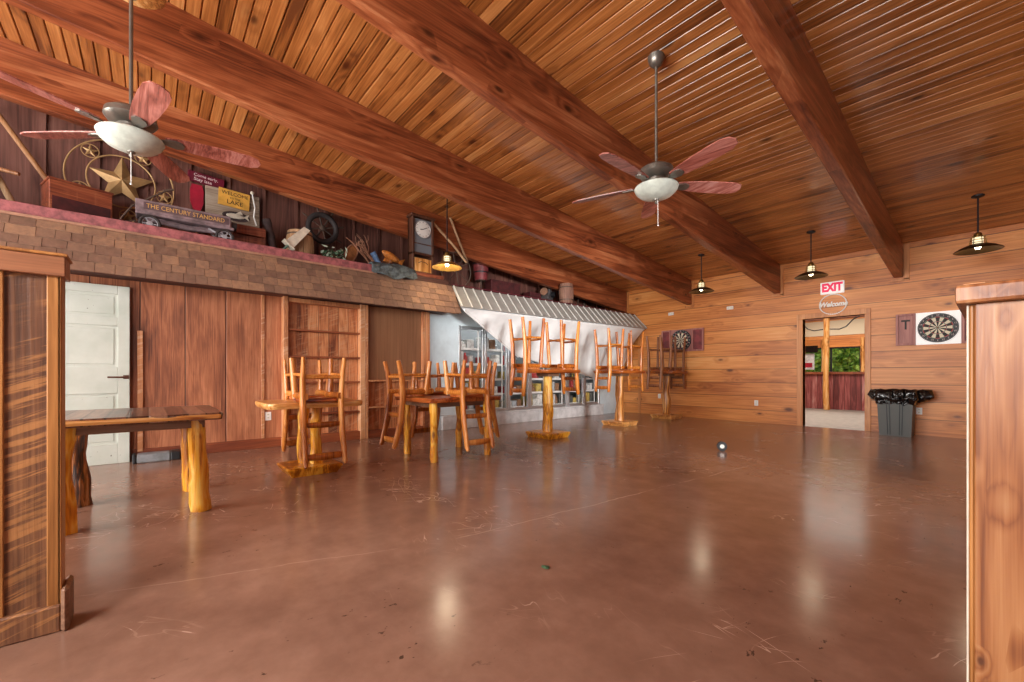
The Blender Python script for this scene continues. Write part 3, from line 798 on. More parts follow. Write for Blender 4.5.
# ------------------------------------------------------------------ storeroom wall furniture
# white panelled door leaning on the wall
t = thing('panelled_door', 'chipped white four-panel door leaning against the brown storeroom wall', 'door', (XL+.055, -.49, 0), (0, -.012, 0))
mb = MB(); w, h, th = .64, 2.01, .04
ys = [-w/2, -w/2+.10, w/2-.10, w/2]; zs = [0, .16, .80, 1.06, 1.57, 1.68, 1.92, h]
zs = [0, .17, .54, .62, .97, 1.12, 1.60, 1.70, 1.90, h]
mb.box((0, ys[0], 0), (th, ys[1], h), .003); mb.box((0, ys[2], 0), (th, ys[3], h), .003)
for a, b in ((0, .22), (.79, 1.09), (1.555, 1.655), (1.915, h)): mb.box((0, ys[1], a), (th, ys[2], b), .003)
mb.build('door_frame', M['old_white'], t)
for a, b in ((.22, .79), (1.09, 1.555), (1.655, 1.915)):
    MB().box((.008, ys[1], a), (.022, ys[2], b), .0).box((.010, ys[1]+.03, a+.03), (.028, ys[2]-.03, b-.03), .006).build('door_panel', M['old_white'], t)
mb = MB(); mb.box((.04, .135, .965), (.048, .30, .985), .003); mb.tube([(.05, .14, .975), (.06, .17, .975), (.06, .28, .977)], .007, 8); mb.box((.04, .265, .955), (.052, .315, .998), .003)
la = mb.build('latch', M['rust'], t); la['label'] = 'rusty bolt latch'
# grey slab on the floor
t = thing('boot_scraper_block', 'grey slab with black ends lying on the floor by the white door', 'block', (-6.42, .06, 0))
MB().box((-.10, -.17, 0), (.10, .13, .095), .012).build('slab', M['stone'], t)
for a, b in ((-.205, -.17), (.13, .22)): MB().box((-.105, a, 0), (.105, b, .10), .01).build('end_cap', M['black_rubber'], t)
# wall outlet
def outlet(label, loc, face, group, slots=True, w=.075, h=.115):
    t = thing('wall_outlet', label, 'outlet', loc, (0, 0, 0 if face == 'y' else PI/2), group)
    MB().box((-w/2, -.008, -h/2), (w/2, 0, h/2), .003).build('cover_plate', M['white_plastic'], t)
    if slots:
        mb = MB()
        for z in (-.022, .022): mb.box((-.014, -.010, z-.014), (.014, -.0075, z+.014), .003)
        mb.build('socket', M['ivory'], t)
        mb = MB()
        for z in (-.022, .022):
            for x in (-.006, .006): mb.box((x-.0015, -.0112, z-.004), (x+.0015, -.0095, z+.006))
        mb.build('slots', M['dark_slot'], t)
    return t
outlet('white outlet on the brown storeroom wall beside the bookcase', (XL, 1.245, .43), 'x', None)
outlet('white outlet low on the pine end wall behind the farthest bar table', (-5.54, YE, .47), 'y', None)
outlet('white outlet low on the pine end wall midway to the doorway', (-3.315, YE, .41), 'y', None)
outlet('white outlet on the pine end wall just right of the bin', (-.838, YE, .40), 'y', None)

# bookcase of reclaimed boards
t = thing('bookcase', 'empty built-in bookcase of saw-marked reclaimed boards behind the low pedestal table', 'bookcase', (XL, 1.985, 0))
MB().box((.0, -.55, .1), (.012, .55, 2.09)).build('back_panel', M['barn'], t)
MB().box((.0, -.575, 0), (.13, -.515, 2.10), .004).build('side_panel', M['batten'], t)
MB().box((.0, .50, 0), (.13, .575, 2.10), .004).build('side_panel', M['batten'], t)
MB().box((-.0, -.515, 2.03), (.12, .50, 2.09), .004).build('top_rail', M['batten'], t)
for z in (.42, .58, .88, 1.25, 1.63): MB().box((.012, -.515, z), (.115, .50, z+.025), .003).build('shelf', M['base_red'], t)
MB().box((.012, -.515, .0), (.12, .50, .13), .004).build('plinth', M['base_red'], t)
MB().box((.09, -.60, 0), (.16, -.51, .13), .006).build('foot_block', M['batten'], t)
# plywood panel and low open shelves
t = thing('wall_cabinet', 'tall plywood panel over low open shelves beside the pale blue wall', 'cabinet', (XL, 3.14, 0))
MB().box((.0, -.53, .92), (.05, .44, 2.10), .003).build('plywood_panel', M['panel_pale'], t)
MB().box((0, -.575, 0), (.13, -.53, 2.10), .004).build('side_panel', M['batten'], t)
MB().box((0, .44, .0), (.09, .59, 2.10), .006).build('side_panel', M['barn'], t)
MB().box((0, -.53, .10), (.012, .44, .92)).build('back_panel', M['barn'], t)
for z in (.47, .895): MB().box((.0, -.53, z), (.12, .44, z+.025), .003).build('shelf', M['batten'], t)
MB().box((.0, -.53, 0), (.12, .44, .12), .004).build('plinth', M['base_red'], t)

# ------------------------------------------------------------------ coolers: seven glass doors, racks, packages
NB = 7; y0c, y1c = 4.385, 8.66; pw = (y1c-y0c)/NB; zb, ztp = .262, 1.93
ordn = ('first', 'second', 'third', 'fourth', 'fifth', 'sixth', 'seventh')
dlab = ['aluminium-framed glass cooler door, %s one counting from the pale blue wall' % o for o in ordn]
klab = ['white shelf rack behind the %s cooler door from the pale blue wall' % o for o in ordn]
for i in range(NB):
    ya = y0c+i*pw+.004; yb = ya+pw-.008
    t = thing('cooler_door', dlab[i], 'cooler door', (XL, (ya+yb)/2, zb), group='glass cooler doors')
    hw = (yb-ya)/2; f = .055
    mb = MB(); mb.box((-.05, -hw, 0), (.012, -hw+f, ztp-zb), .004); mb.box((-.05, hw-f, 0), (.012, hw, ztp-zb), .004)
    mb.box((-.05, -hw+f, 0), (.012, hw-f, .06), .004); mb.box((-.05, -hw+f, ztp-zb-.06), (.012, hw-f, ztp-zb), .004)
    mb.build('frame', M['alu'], t)
    MB().box((-.022, -hw+f, .06), (-.017, hw-f, ztp-zb-.06)).build('glass', M['glass'], t)
    MB().tube([(.012, hw-.03, .65), (.045, hw-.03, .67), (.045, hw-.03, .98), (.012, hw-.03, 1.0)], .009, 8).build('handle', M['alu'], t, 60)
    r = thing('shelf_rack', klab[i], 'shelf rack', (XL-.10, (ya+yb)/2, .237), group='racks inside the cooler')
    for s in (-1, 1): MB().box((-.03, s*(hw-.06)-.012, 0), (-.008, s*(hw-.06)+.012, 1.68), .002).build('upright', M['white_plastic'], r)
    shz = (.06, .36, .66, .96, 1.26)
    for z in shz:
        mb = MB(); mb.box((-.46, -hw+.04, z), (-.03, hw-.04, z+.012), .002); mb.box((-.032, -hw+.04, z-.01), (-.024, hw-.04, z+.035), .001)
        mb.build('shelf', M['white_plastic'], r)
    for z in shz:
        yy = ya+.075
        while yy < yb-.17:
            ww = rnd.uniform(.08, .16); hh = rnd.uniform(.13, .26)
            if yy+ww > yb-.065: break
            if rnd.random() < .95:
                z0 = .237+z+.013; depth = rnd.uniform(.12, .3)
                if rnd.random() < .3:
                    rr = min(ww, .10)/2; c = (XL-.165-rr, yy+rr, z0)
                    o = MB().lathe([(rr*.9, 0), (rr, .006), (rr, hh*.62), (rr*.42, hh*.8), (rr*.4, hh), (0, hh)], 14).build('bottle', M['package'], loc=c, smooth=40)
                    tag(o, 'small bottle standing on a white shelf behind the cooler glass', 'bottle', 'bottles on the cooler shelves'); ww = rr*2
                else:
                    o = MB().box((-depth, 0, 0), (0, ww, hh), .006).build('package', M['package'], loc=(XL-.15, yy, z0))
                    tag(o, 'small printed package on a white shelf behind the cooler glass', 'package', 'packages on the cooler shelves')
            yy += ww+rnd.uniform(.01, .03)
# ribbed metal awning
t = thing('metal_awning', 'grey ribbed metal awning sloping out over the white cooler front', 'awning', (0, 0, 0))
mb = MB(); mb.hexa([(-6.262, 4.03, 2.553), (-6.262, YE-.01, 2.573), (-5.885, YE-.01, 2.187), (-5.885, 3.96, 2.142), (-6.25, 4.03, 2.565), (-6.25, YE-.01, 2.585), (-5.873, YE-.01, 2.199), (-5.873, 3.96, 2.154)])
mb.build('sheet', M['roofmetal'], t)
mb = MB(); nr = 27
for i in range(nr+1):
    u = i/nr; yt = 4.05+(YE-.04-4.05)*u; yb = 3.985+(YE-.04-3.985)*u; zt = 2.567+.02*u; zbm = 2.156+.045*u
    mb.hexa([(-6.25, yt-.013, zt), (-6.25, yt+.013, zt), (-5.871, yb+.013, zbm), (-5.871, yb-.013, zbm), (-6.238, yt-.006, zt+.014), (-6.238, yt+.006, zt+.014), (-5.862, yb+.006, zbm+.014), (-5.862, yb-.006, zbm+.014)])
mb.build('ribs', M['rib'], t)
mb = MB(); mb.box((-6.262, 4.02, 2.590), (-6.235, YE-.01, 2.600), .004); mb.build('ridge_flashing', M['maroon'], t)
# white canvas hung from the awning edge
def canvas(u, v):
    y_t = 3.97+(9.62-3.97)*u; z_t = 2.135+.045*u
    P0 = Vector((-5.90, y_t, z_t))
    ub = [(0, 3.97, -5.90, 2.135), (.30, 5.74, -6.45, 1.38), (.75, 8.38, -6.46, .90), (.86, 8.75, -6.47, .98), (1., 9.55, -6.48, 1.2)]
    for a, b in zip(ub, ub[1:]):
        if u <= b[0]+1e-6:
            k = (u-a[0])/(b[0]-a[0]); P1 = Vector([a[j]+(b[j]-a[j])*k for j in (2, 1, 3)]); break
    p = P0.lerp(P1, v)
    amp = math.sin(PI*min(1, v*1.0))*min(1, u*4)
    p.x += amp*(.05*math.sin(y_t*7+v*2)+.04*mn.noise(Vector((y_t*2.2, v*2.5, 1)))) - .06*math.sin(PI*v)*min(1, u*3)
    p.z += .02*amp*mn.noise(Vector((y_t*3, v*3, 7)))
    return p
t = thing('canvas_sheet', 'white canvas sheet draped from the awning edge over the cooler doors', 'canvas', (0, 0, 0))
MB().grid(canvas, 90, 30).build('sheet', M['canvas'], t, 80, solid=.004)
mb = MB(); mb.tube([canvas(0.30*i/24, 1)+Vector((.015, 0, -.005)) for i in range(1, 25)], .022, 8, squash=(1, .5)); mb.tube([canvas(.70+.1*i/8, .62+.38*i/8)+Vector((.03, 0, 0)) for i in range(9)], .02, 8)
mb.build('hem', M['canvas'], t, 60)

# ------------------------------------------------------------------ half walls in the foreground
t = thing('divider_wall', 'half-height divider of dark saw-marked boards cut off by the picture edge at the white door', 'divider', (-2.40, -.26, 0))
MB().box((-.10, -2.6, .08), (-.012, -.012, 1.40)).build('board_panel', M['divider'], t)
for yy in (-.04, -.185, -.33, -.475, -.62, -.9, -1.2, -1.6, -2.0): MB().box((-.012, yy, .10), (.0, yy+.038, 1.40), .003).build('batten', M['divider_trim'], t)
MB().box((-.10, -.012, .0), (0.0, .0, 1.40), .003).build('end_board', M['divider_trim'], t)
MB().box((-.115, -2.6, 0), (.016, .0, .105), .006).build('base_rail', M['divider'], t)
MB().box((-.13, .0, 0), (.03, .022, .17), .01).build('corner_block', M['apron'], t)
MB().box((-.12, -2.6, 1.385), (.014, .012, 1.462), .003).build('cap_fascia', M['divider_cap'], t)
MB().box((-.13, -2.6, 1.462), (.02, .018, 1.474), .003).build('cap_board', M['divider_trim'], t)

t = thing('divider_wall', 'knotty pine half-wall end post with a thick cap standing in front of the bin', 'divider', (-.046, 1.477, 0))
MB().box((.014, .012, 0), (.30, 2.0, 1.17)).build('core', M['pine_trim'], t)
MB().box((.013, -.004, 0), (.30, .012, 1.168), .002).build('end_board', M['pine_face'], t)
MB().box((.0, -.002, 0), (.004, .02, 1.166), .0012).build('pale_bead', M['cream'], t)
MB().box((.004, -.001, 0), (.013, .02, 1.166), .003).build('edge_moulding', M['divider_trim'], t)
MB().box((-.018, -.03, 1.168), (.32, 2.0, 1.213), .008, seg=2).build('cap', M['pine_face'], t)
MB().box((-.006, .006, 1.213), (.03, .05, 1.219), .001).build('shim', M['pine_trim'], t)
# ================================================================== FANS, LAMPS
def fan(label, hub, zblade, ztop, phase, block=False):
    x, y = hub
    t = thing('ceiling_fan', label, 'ceiling fan', (x, y, ztop), group='rosewood ceiling fans')
    L = ztop-zblade      # local z: 0 at the mount, -L at the blades
    if block:
        mb = MB().lathe([(.0, .0), (.185, .0), (.20, .012), (.20, .06), (.19, .07), (.07, .075), (.07, zc(y)-ztop), (0, zc(y)-ztop)], 32); mb.build('mounting_block', M['log_pale'], t, 40)
        MB().lathe([(0, -.075), (.03, -.07), (.062, -.03), (.068, 0), (0, 0)], 24).build('canopy', M['fanmetal'], t, 40)
    else:
        Mx = Matrix.Rotation(math.atan(SL), 4, 'X').inverted() if False else None
        MB().lathe([(0, -.09), (.025, -.088), (.055, -.06), (.072, -.025), (.075, .012), (0, .012)], 24).build('canopy', M['fanmetal'], t, 40)
    MB().tube([(0, 0, -.06), (0, 0, -L+.14)], .012, 12).build('downrod', M['fanmetal'], t, 60)
    MB().lathe([(0, -L+.165), (.03, -L+.16), (.035, -L+.135), (.11, -L+.125), (.145, -L+.10), (.152, -L+.06), (.135, -L+.035), (.08, -L+.012), (.075, -L-.03), (.10, -L-.045), (.10, -L-.062), (0, -L-.062)], 36).build('motor', M['fanmetal'], t, 35)
    b = MB().lathe([(.185, -L-.058), (.192, -L-.068), (.178, -L-.10), (.14, -L-.135), (.08, -L-.16), (.02, -L-.17), (0, -L-.17)], 36).build('glass_bowl', M['frost'], t, 40)
    MB().lathe([(0, -L-.215), (.008, -L-.21), (.014, -L-.198), (.01, -L-.186), (.024, -L-.178), (.026, -L-.166), (0, -L-.160)], 16).build('finial', M['fanmetal'], t, 40)
    mb = MB(); mb.tube([(.016, .0, -L-.175), (.018, 0, -L-.40)], .0022, 6); mb.blob((.018, 0, -L-.41), .008, 1); mb.build('pull_chain', M['wire_white'], t, 60)
    for k in range(5):
        a = math.radians(phase+72*k)
        R = Matrix.Rotation(a, 4, 'Z') @ Matrix.Translation((0, 0, -L-.035))
        pitch = Matrix.Rotation(math.radians(-13), 4, 'X')
        # blade outline: narrow at the root, wide, with a clipped pointed tip
        P = [(.20, -.045), (.30, -.062), (.45, -.074), (.62, -.078), (.73, -.074), (.79, -.052), (.812, .0), (.795, .045), (.74, .07), (.62, .076), (.45, .072), (.30, .060), (.20, .045)]
        mb = MB().prism(P, -.004, .004, R @ pitch)
        ob = mb.build('blade', M['blade'], t)
        # raised bracket
        mb = MB()
        mb.prism([(.09, -.022), (.16, -.014), (.20, -.03), (.26, -.045), (.30, -.03), (.31, 0), (.30, .03), (.26, .045), (.20, .03), (.16, .014), (.09, .022)], -.014, -.0045, R @ pitch)
        mb.build('blade_bracket', M['fanmetal'], t)
    return t
fan('rosewood ceiling fan on a long rod from the plank ceiling over the open floor', (-2.022, 3.484), 2.765, 3.885, 55)
fan('rosewood ceiling fan over the shelf of antiques, hung from a round wooden block', (-4.135, -.10), 2.80, 3.83, 11, True)

def pendant(label, x, y, zsh, brassy=False):
    zt = zc(y); t = thing('pendant_lamp', label, 'pendant lamp', (x, y, zt), group='barn pendant lamps')
    d = zsh-zt
    MB().lathe([(0, -.03), (.02, -.028), (.06, -.012), (.068, .012), (0, .012)], 20).build('canopy', M['blackmetal'], t, 40)
    MB().tube([(0, 0, -.02), (0, 0, d+.16)], .009, 8).build('stem', M['blackmetal'], t, 60)
    sm = M['shade_brass'] if brassy else M['shade']
    mb = MB().lathe([(.046, d+.02), (.10, d+.005), (.16, d-.02), (.225, d-.062), (.232, d-.072), (.228, d-.074), (.155, d-.028), (.095, d-.003), (.040, d+.012)], 36)
    mb.build('shade', sm, t, 50)
    MB().lathe([(0, d+.175), (.02, d+.17), (.036, d+.155), (.042, d+.13), (.042, d+.105), (0, d+.105)], 20).build('neck', M['brass'], t, 40)
    MB().lathe([(.046, d+.105), (.05, d+.09), (.05, d+.03), (.046, d+.018)], 20).build('lamp_glass', M['socket'], t, 40)
    mb = MB()
    for z, r in ((d+.10, .066), (d+.065, .072), (d+.03, .078)): mb.ring((0, 0, z), r, .0045, 'z', 28, 6)
    for k in range(6):
        a = PI/3*k; mb.tube([(.042*math.cos(a), .042*math.sin(a), d+.13), (.066*math.cos(a), .066*math.sin(a), d+.10), (.078*math.cos(a), .078*math.sin(a), d+.01)], .004, 6)
    mb.build('guard', M['brass'], t, 60)
    MB().lathe([(0, d-.055), (.02, d-.05), (.03, d-.03), (.026, d-.005), (.018, d+.01), (0, d+.012)], 16).build('bulb', M['bulb'], t, 40)
    l = bpy.data.lights.new('pendant_glow', 'POINT'); l.energy = 15 if brassy else 6; l.color = (1, .82, .58); l.shadow_soft_size = .12
    lo = bpy.data.objects.new('pendant_glow', l); COL.objects.link(lo); lo.location = (x, y, zsh-.10)
    return t
pendant('bronze barn pendant lamp over the dartboard nearest the bin', -.157, 8.328, 2.725)
pendant('bronze barn pendant lamp beside the red EXIT sign', -2.015, 8.325, 2.705)
pendant('bronze barn pendant lamp between the two beams nearest the coolers', -3.83, 8.29, 2.725)
pendant('brass barn pendant lamp hanging in front of the wall clock', -5.60, 3.51, 2.745, True)

# ================================================================== END WALL
yw = YE
t = thing('exit_sign', 'white EXIT sign with red letters above the doorway', 'sign', (-2.008, yw, 2.635))
MB().box((-.18, -.045, -.112), (.18, 0, .112), .006).build('housing', M['exit_face'], t)
text('lettering', 'EXIT', .205, M['red_letters'], t, (0, -.0455, 0), FACE_Y, .002, sx=.74, bold=.012)
t = thing('welcome_sign', 'oval white wire sign reading Welcome between the EXIT sign and the doorway', 'sign', (-2.0, yw, 2.325))
mb = MB(); mb.ring((0, -.02, 0), 1.0, .045, 'y', 48, 6)
for v in mb.bm.verts: v.co = Vector((v.co.x*.205, -.02+(v.co.y+.02)*.2, v.co.z*.185))
for k in range(40):
    a = 2*PI*k/40; mb.blob((.205*math.cos(a), -.02, .185*math.sin(a)), .014, 1)
mb.build('wire_hoop', M['wire_white'], t)
text('lettering', 'Welcome', .125, M['wire_white'], t, (0, -.02, 0), FACE_Y, .004, shear=.3, sx=.86, bold=.005)

def dart_cabinet(label, xc, z, r, lw, rw, ldoor, rdoor, wood_):
    t = thing('dartboard_cabinet', label, 'dartboard', (xc, yw, z))
    h = .265
    mb = MB(); mb.box((-.26, -.03, -h), (.26, 0, h), .003); mb.build('back_board', M['exit_face'] if wood_ else M['frame_pink'], t)
    for s, wd, dk in ((-1, lw, ldoor), (1, rw, rdoor)):
        a, b = (-.26-wd, -.262) if s < 0 else (.262, .26+wd)
        mb = MB(); f = .035
        mb.box((a, -.055, -h), (a+f, -.01, h), .003); mb.box((b-f, -.055, -h), (b, -.01, h), .003); mb.box((a+f, -.055, -h), (b-f, -.01, -h+f), .003); mb.box((a+f, -.055, h-f), (b-f, -.01, h), .003)
        d = mb.build('door', M['frame_pink'], t)
        MB().box((a+f, -.03, -h+f), (b-f, -.012, h-f)).build('door_panel', M['frame_pink'] if dk else M['pail'], d)
        if dk:
            mb = MB(); m_ = (a+b)/2
            mb.box((m_-.055, -.034, h-.13), (m_+.055, -.029, h-.10)); mb.box((m_-.012, -.034, h-.26), (m_+.012, -.029, h-.13)); mb.build('dart_holder', M['dark_slot'], d)
    # board: dark rim, twenty wedges, rings
    MB().lathe([(0, 0), (r, 0), (r, .03), (0, .03)], 48, (0, -.062, 0), 'y').build('dartboard_rim', M['black_rubber'], t)
    rr = r*.76
    f_ = MB().lathe([(0, 0), (1.0, 0), (1.0, .004/rr), (0, .004/rr)], 48, (0, 0, 0), 'y').build('dartboard_face', M['dartface'], t)
    f_.location = (0, -.066, 0); f_.scale = (rr, rr, rr)
    mb = MB()
    for rad in (rr, rr*.58, r*.97): mb.ring((0, -.067, 0), rad, .0018, 'y', 40, 4)
    mb.build('wire', M['alu'], t)
    nums = (20, 1, 18, 4, 13, 6, 10, 15, 2, 17, 3, 19, 7, 16, 8, 11, 14, 9, 12, 5)
    for k, nn in enumerate(nums):
        a = 2*PI*k/20
        text('number', str(nn), r*.15, M['white_ink'], t, (r*.87*math.sin(a), -.063, r*.87*math.cos(a)), FACE_Y, .001)
    return t
dart_cabinet('dartboard on a white backing in an open cabinet on the wall above the bin', -.617, 1.765, .236, .245, .22, True, False, True)
dart_cabinet('dartboard in an open maroon cabinet behind the stools of the farthest bar table', -4.955, 1.83, .25, .24, .285, False, False, False)
for x, z, lab in ((-5.22, 2.50, 'small white box high on the end wall, above the dartboard behind the stools'), (-3.838, 2.48, 'small white box high on the end wall, below the beam nearest the pendant lamp pair')):
    t = thing('emergency_light', lab, 'wall box', (x, yw, z)); MB().box((-.07, -.03, -.035), (.07, 0, .035), .006).build('housing', M['white_plastic'], t)
    mb = MB()
    for s in (-1, 1): mb.lathe([(0, 0), (.018, 0), (.02, .006), (0, .008)], 12, (s*.03, -.03, 0), 'y', Matrix.Rotation(PI/2, 4, 'X'))
    mb.build('lens', M['ivory'], t, 40)

# bin with liner
t = thing('rubbish_bin', 'tall grey ribbed bin lined with a black plastic bag beside the doorway', 'bin', (-1.085, 9.40, 0))
mb = MB(); w0, w1, d0, d1, H = .195, .225, .17, .20, .70
mb.hexa([(-w0, -d0, 0), (w0, -d0, 0), (w0, d0, 0), (-w0, d0, 0), (-w1, -d1, H), (w1, -d1, H), (w1, d1, H), (-w1, d1, H)])
mb.build('body', M['bin'], t)
mb = MB()
for x in (-.10, -.065, .065, .10): mb.hexa([(x*.86-.006, -d0-.010, .02), (x*.86+.006, -d0-.010, .02), (x*.86+.006, -d0+.01, .02), (x*.86-.006, -d0+.01, .02), (x-.006, -d1-.006, H-.08), (x+.006, -d1-.006, H-.08), (x+.006, -d1+.01, H-.08), (x-.006, -d1+.01, H-.08)])
mb.build('ribs', M['black_rubber'], t)
def liner(u, v):
    a = 2*PI*u; c, s = math.cos(a), math.sin(a)
    k = max(abs(c), abs(s)); ex, ey = c/k**.85, s/k**.85
    out = .012+.02*math.sin(PI*min(1, v*1.2))+.03*mn.noise(Vector((c*2.5, s*2.5, v*2)))
    z = H+.035+.035*mn.noise(Vector((c*2, s*2, 3))) - .21*v - .06*max(0, mn.noise(Vector((c*3, s*3, 9))))*v
    if v < .3: out = -.02+v*.12; z = H+.02+.04*v/.3+.02*mn.noise(Vector((c*2, s*2, 3)))
    p = Vector((ex*(w1+out), ey*(d1+out), z))
    sp = max(0, -c-.93)/.07; sp2 = max(0, c-.93)/.07
    p.x += (-.10*sp + .20*sp2)*math.sin(PI*min(1, v*1.3)); p.z += (.02*sp-.02*sp2)*v
    p += Vector((mn.noise(p*22), mn.noise(p*22+Vector((5, 0, 0))), mn.noise(p*18+Vector((0, 9, 0)))))*.024
    return p
mb = MB().grid(liner, 72, 14)
mb.box((-w1+.01, -d1+.01, H-.07), (w1-.01, d1-.01, H-.03))
mb.build('liner', M['bag'], t, 25, solid=.002)

# tape roll and scrap on the floor
t = thing('tape_roll', 'small black roll standing on edge in the middle of the bare floor', 'tape roll', (-2.37, 5.72, .06), (0, 0, math.radians(30)))
MB().lathe([(.026, -.025), (.06, -.025), (.06, .025), (.026, .025), (.026, -.025)], 28, (0, 0, 0), 'y').build('tape', M['black_rubber'], t, 40)
MB().lathe([(.021, -.026), (.027, -.026), (.027, .026), (.021, .026), (.021, -.026)], 24, (0, 0, 0), 'y').build('core', M['white_plastic'], t, 40)
o = MB().blob((0, 0, .006), .02, 2, .6, (1.2, .8, .28), 3).build('leaf_scrap', M['leaf'], loc=(-1.53, 1.55, 0)); tag(o, 'tiny dark crumpled scrap lying on the floor in front of the joint', 'scrap')

# ================================================================== NEXT ROOM FURNISHING
for lab, x, y, r in (('knotty log post rising through the red half wall in the next room', -3.205, 14.78, .065),):
    t = thing('log_post', lab, 'post', (x, y, 0))
    log_leg(MB(), (0, 0, 0), 3.28, r, 61, flare=1.1).build('log', M['log_pale'], t, 60)
    for s in (-1, 1):
        MB().tube([(s*.08, -.0, 2.05+.27), (s*.30, 0, 2.30), (s*.45, 0, 2.36), (s*.62, 0, 2.56), (s*.75, 0, 2.62)], .016, 8).build('iron_brace', M['blackmetal'], t, 60)
for lab, x in (('log post left of the dark screen by the far window', -4.83), ('log post between the screen and the green window', -4.08), ('log post right of the green far window', -2.98)):
    t = thing('log_post', lab, 'post', (x, 18.5, 0)); log_leg(MB(), (0, 0, 0), 2.3, .075, x, flare=1.05).build('log', M['log_pale'], t, 60)
t = thing('wall_screen', 'dark screen on the far wall of the next room', 'screen', (-4.52, 18.5, 1.95)); MB().box((-.25, -.03, -.13), (.25, .02, .13), .006).build('housing', M['tv'], t)
t = thing('wall_poster', 'pale poster under the dark screen in the next room', 'poster', (-4.55, 18.58, 1.5)); MB().box((-.2, -.02, -.3), (.16, .0, .3)).build('sheet', M['poster'], t)
MB().box((-.14, -.022, -.22), (.10, -.0205, -.05)).build('print', M['red'], t)
mb = MB(); r2 = random.Random(5)
for k in range(5200):
    c = Vector((r2.uniform(-8, 0), r2.uniform(20.8, 23.5), r2.uniform(.0, 3.8)))
    s_ = r2.uniform(.08, .19); e = Euler((r2.uniform(0, 6), r2.uniform(0, 6), r2.uniform(0, 6))).to_matrix()
    vs = [mb.bm.verts.new(c+e @ Vector(p)*s_) for p in ((-1, 0, 0), (0, -.5, .1), (1, 0, 0), (0, .5, .1))]
    mb.bm.faces.new(vs)
mb.box((-9, 23.6, 0), (1, 23.9, 4.2)); o = mb.build('shrub_foliage', M['foliage']); tag(o, 'sunlit green shrubs outside the far window', 'shrubs', kind='stuff')
struct(MB().box((-14, NY+.14, -.12), (6, 30, -.05)), 'ground_outside', M['leaf'])
# ================================================================== ANTIQUES ON THE LEDGE
DK, DK2 = 2.65, 2.57
# far-left bundle of sticks
t = thing('stick_frame', 'frame of crossed weathered sticks at the cut-off end of the ledge', 'stick frame', (-6.8, -1.12, DK))
MB().tube([(0, -.13, 0), (.0, -.11, .62)], [.05, .045], 8, squash=(1, .5)).build('upright', M['stick'], t, 60)
MB().tube([(.05, .06, 0), (.0, .02, .18), (-.05, -.09, .46)], [.03, .03, .025], 8, squash=(1, .6)).build('brace', M['grey_wood_z'], t, 60)
MB().tube([(.02, -.13, .50), (.1, .09, .455)], .02, 8).build('peg', M['stick'], t, 60)
# leaning pole
t = thing('wooden_pole', 'long brown wooden pole leaning behind the red toolbox', 'pole', (-6.95, -.58, DK))
MB().tube([(-.10, .02, .03), (-.15, -.72, 1.28)], [.028, .026], 10, squash=(1, .6)).build('shaft', M['stick'], t, 60)
# toolbox
t = thing('toolbox', 'heavy red-brown wooden toolbox on the ledge under the near fan', 'toolbox', (-6.78, -.60, DK), (0, 0, math.radians(17)))
MB().box((-.17, -.26, 0), (.17, .24, .43), .006).build('box', M['crate'], t)
MB().box((-.18, -.27, .43), (.18, .25, .452), .004).build('lid', M['crate'], t)
MB().box((.17, -.24, .03), (.178, .22, .26)).build('front_board', M['redcrate'], t)
# star wall ring
t = thing('star_wreath', 'round metal wall ornament with a gold star and small stars between two hoops', 'wall ornament', (-7.13, -.255, 3.40))
mb = MB(); mb.ring((0, 0, 0), .50, .009, 'x', 56, 8); mb.build('outer_hoop', M['gold'], t, 60)
mb = MB(); mb.ring((.02, 0, 0), .315, .009, 'x', 48, 8); mb.build('inner_hoop', M['gold'], t, 60)
def star(mb, cy, cz, R, dep, x0=0.):
    c = mb.bm.verts.new((x0+dep, cy, cz)); b = mb.bm.verts.new((x0-.0, cy, cz)); P = []
    for k in range(10):
        a = PI/2+PI*k/5; r = R if k % 2 == 0 else R*.42; P.append(mb.bm.verts.new((x0, cy+r*math.cos(a), cz+r*math.sin(a))))
    for k in range(10):
        mb.bm.faces.new((c, P[k], P[(k+1) % 10])); mb.bm.faces.new((b, P[(k+1) % 10], P[k]))
mb = MB(); star(mb, 0, 0, .315, .09, .01); mb.build('star', M['gold'], t)
for k in range(5):
    a = PI/2-.5+2*PI*k/5; cy, cz = .41*math.cos(a), .41*math.sin(a)
    mb = MB(); mb.ring((.0, cy, cz), .078, .006, 'x', 28, 6); o = mb.build('small_hoop', M['gold'], t, 60)
    mb = MB(); star(mb, cy, cz, .078, .025); mb.build('small_star', M['gold'], o)
# wagon
t = thing('coaster_wagon', 'long antique coaster wagon with gold lettering on its side', 'wagon', (-6.56, .35, DK))
mb = MB(); mb.box((-.13, -.47, .21), (.13, .48, .245), .008)
for s in (-1, 1): mb.box((s*.125-.012, -.47, .235), (s*.125+.012, .44, .375), .006)
mb.box((-.13, -.47, .235), (.13, -.45, .375), .006); mb.box((-.11, .43, .235), (.11, .455, .34), .006)
mb.build('tray', M['wagon'], t)
MB().box((.137, -.40, .265), (.1405, .42, .35), .001).build('side_panel', M['wagon_dark'], t)
MB().tube([(.03, .435, .29), (.03, .515, .285)], .055, 18).build('roller', M['rubber'], t, 50)
text('lettering', 'THE CENTURY STANDARD', .072, M['gold_ink'], t, (.1415, .0, .307), FACE_X, .001, sx=.86)
MB().tube([(0, -.38, .205), (.02, .0, .165), (0, .38, .205)], .035, 10, squash=(1, .6)).build('reach_rail', M['wagon'], t, 60)
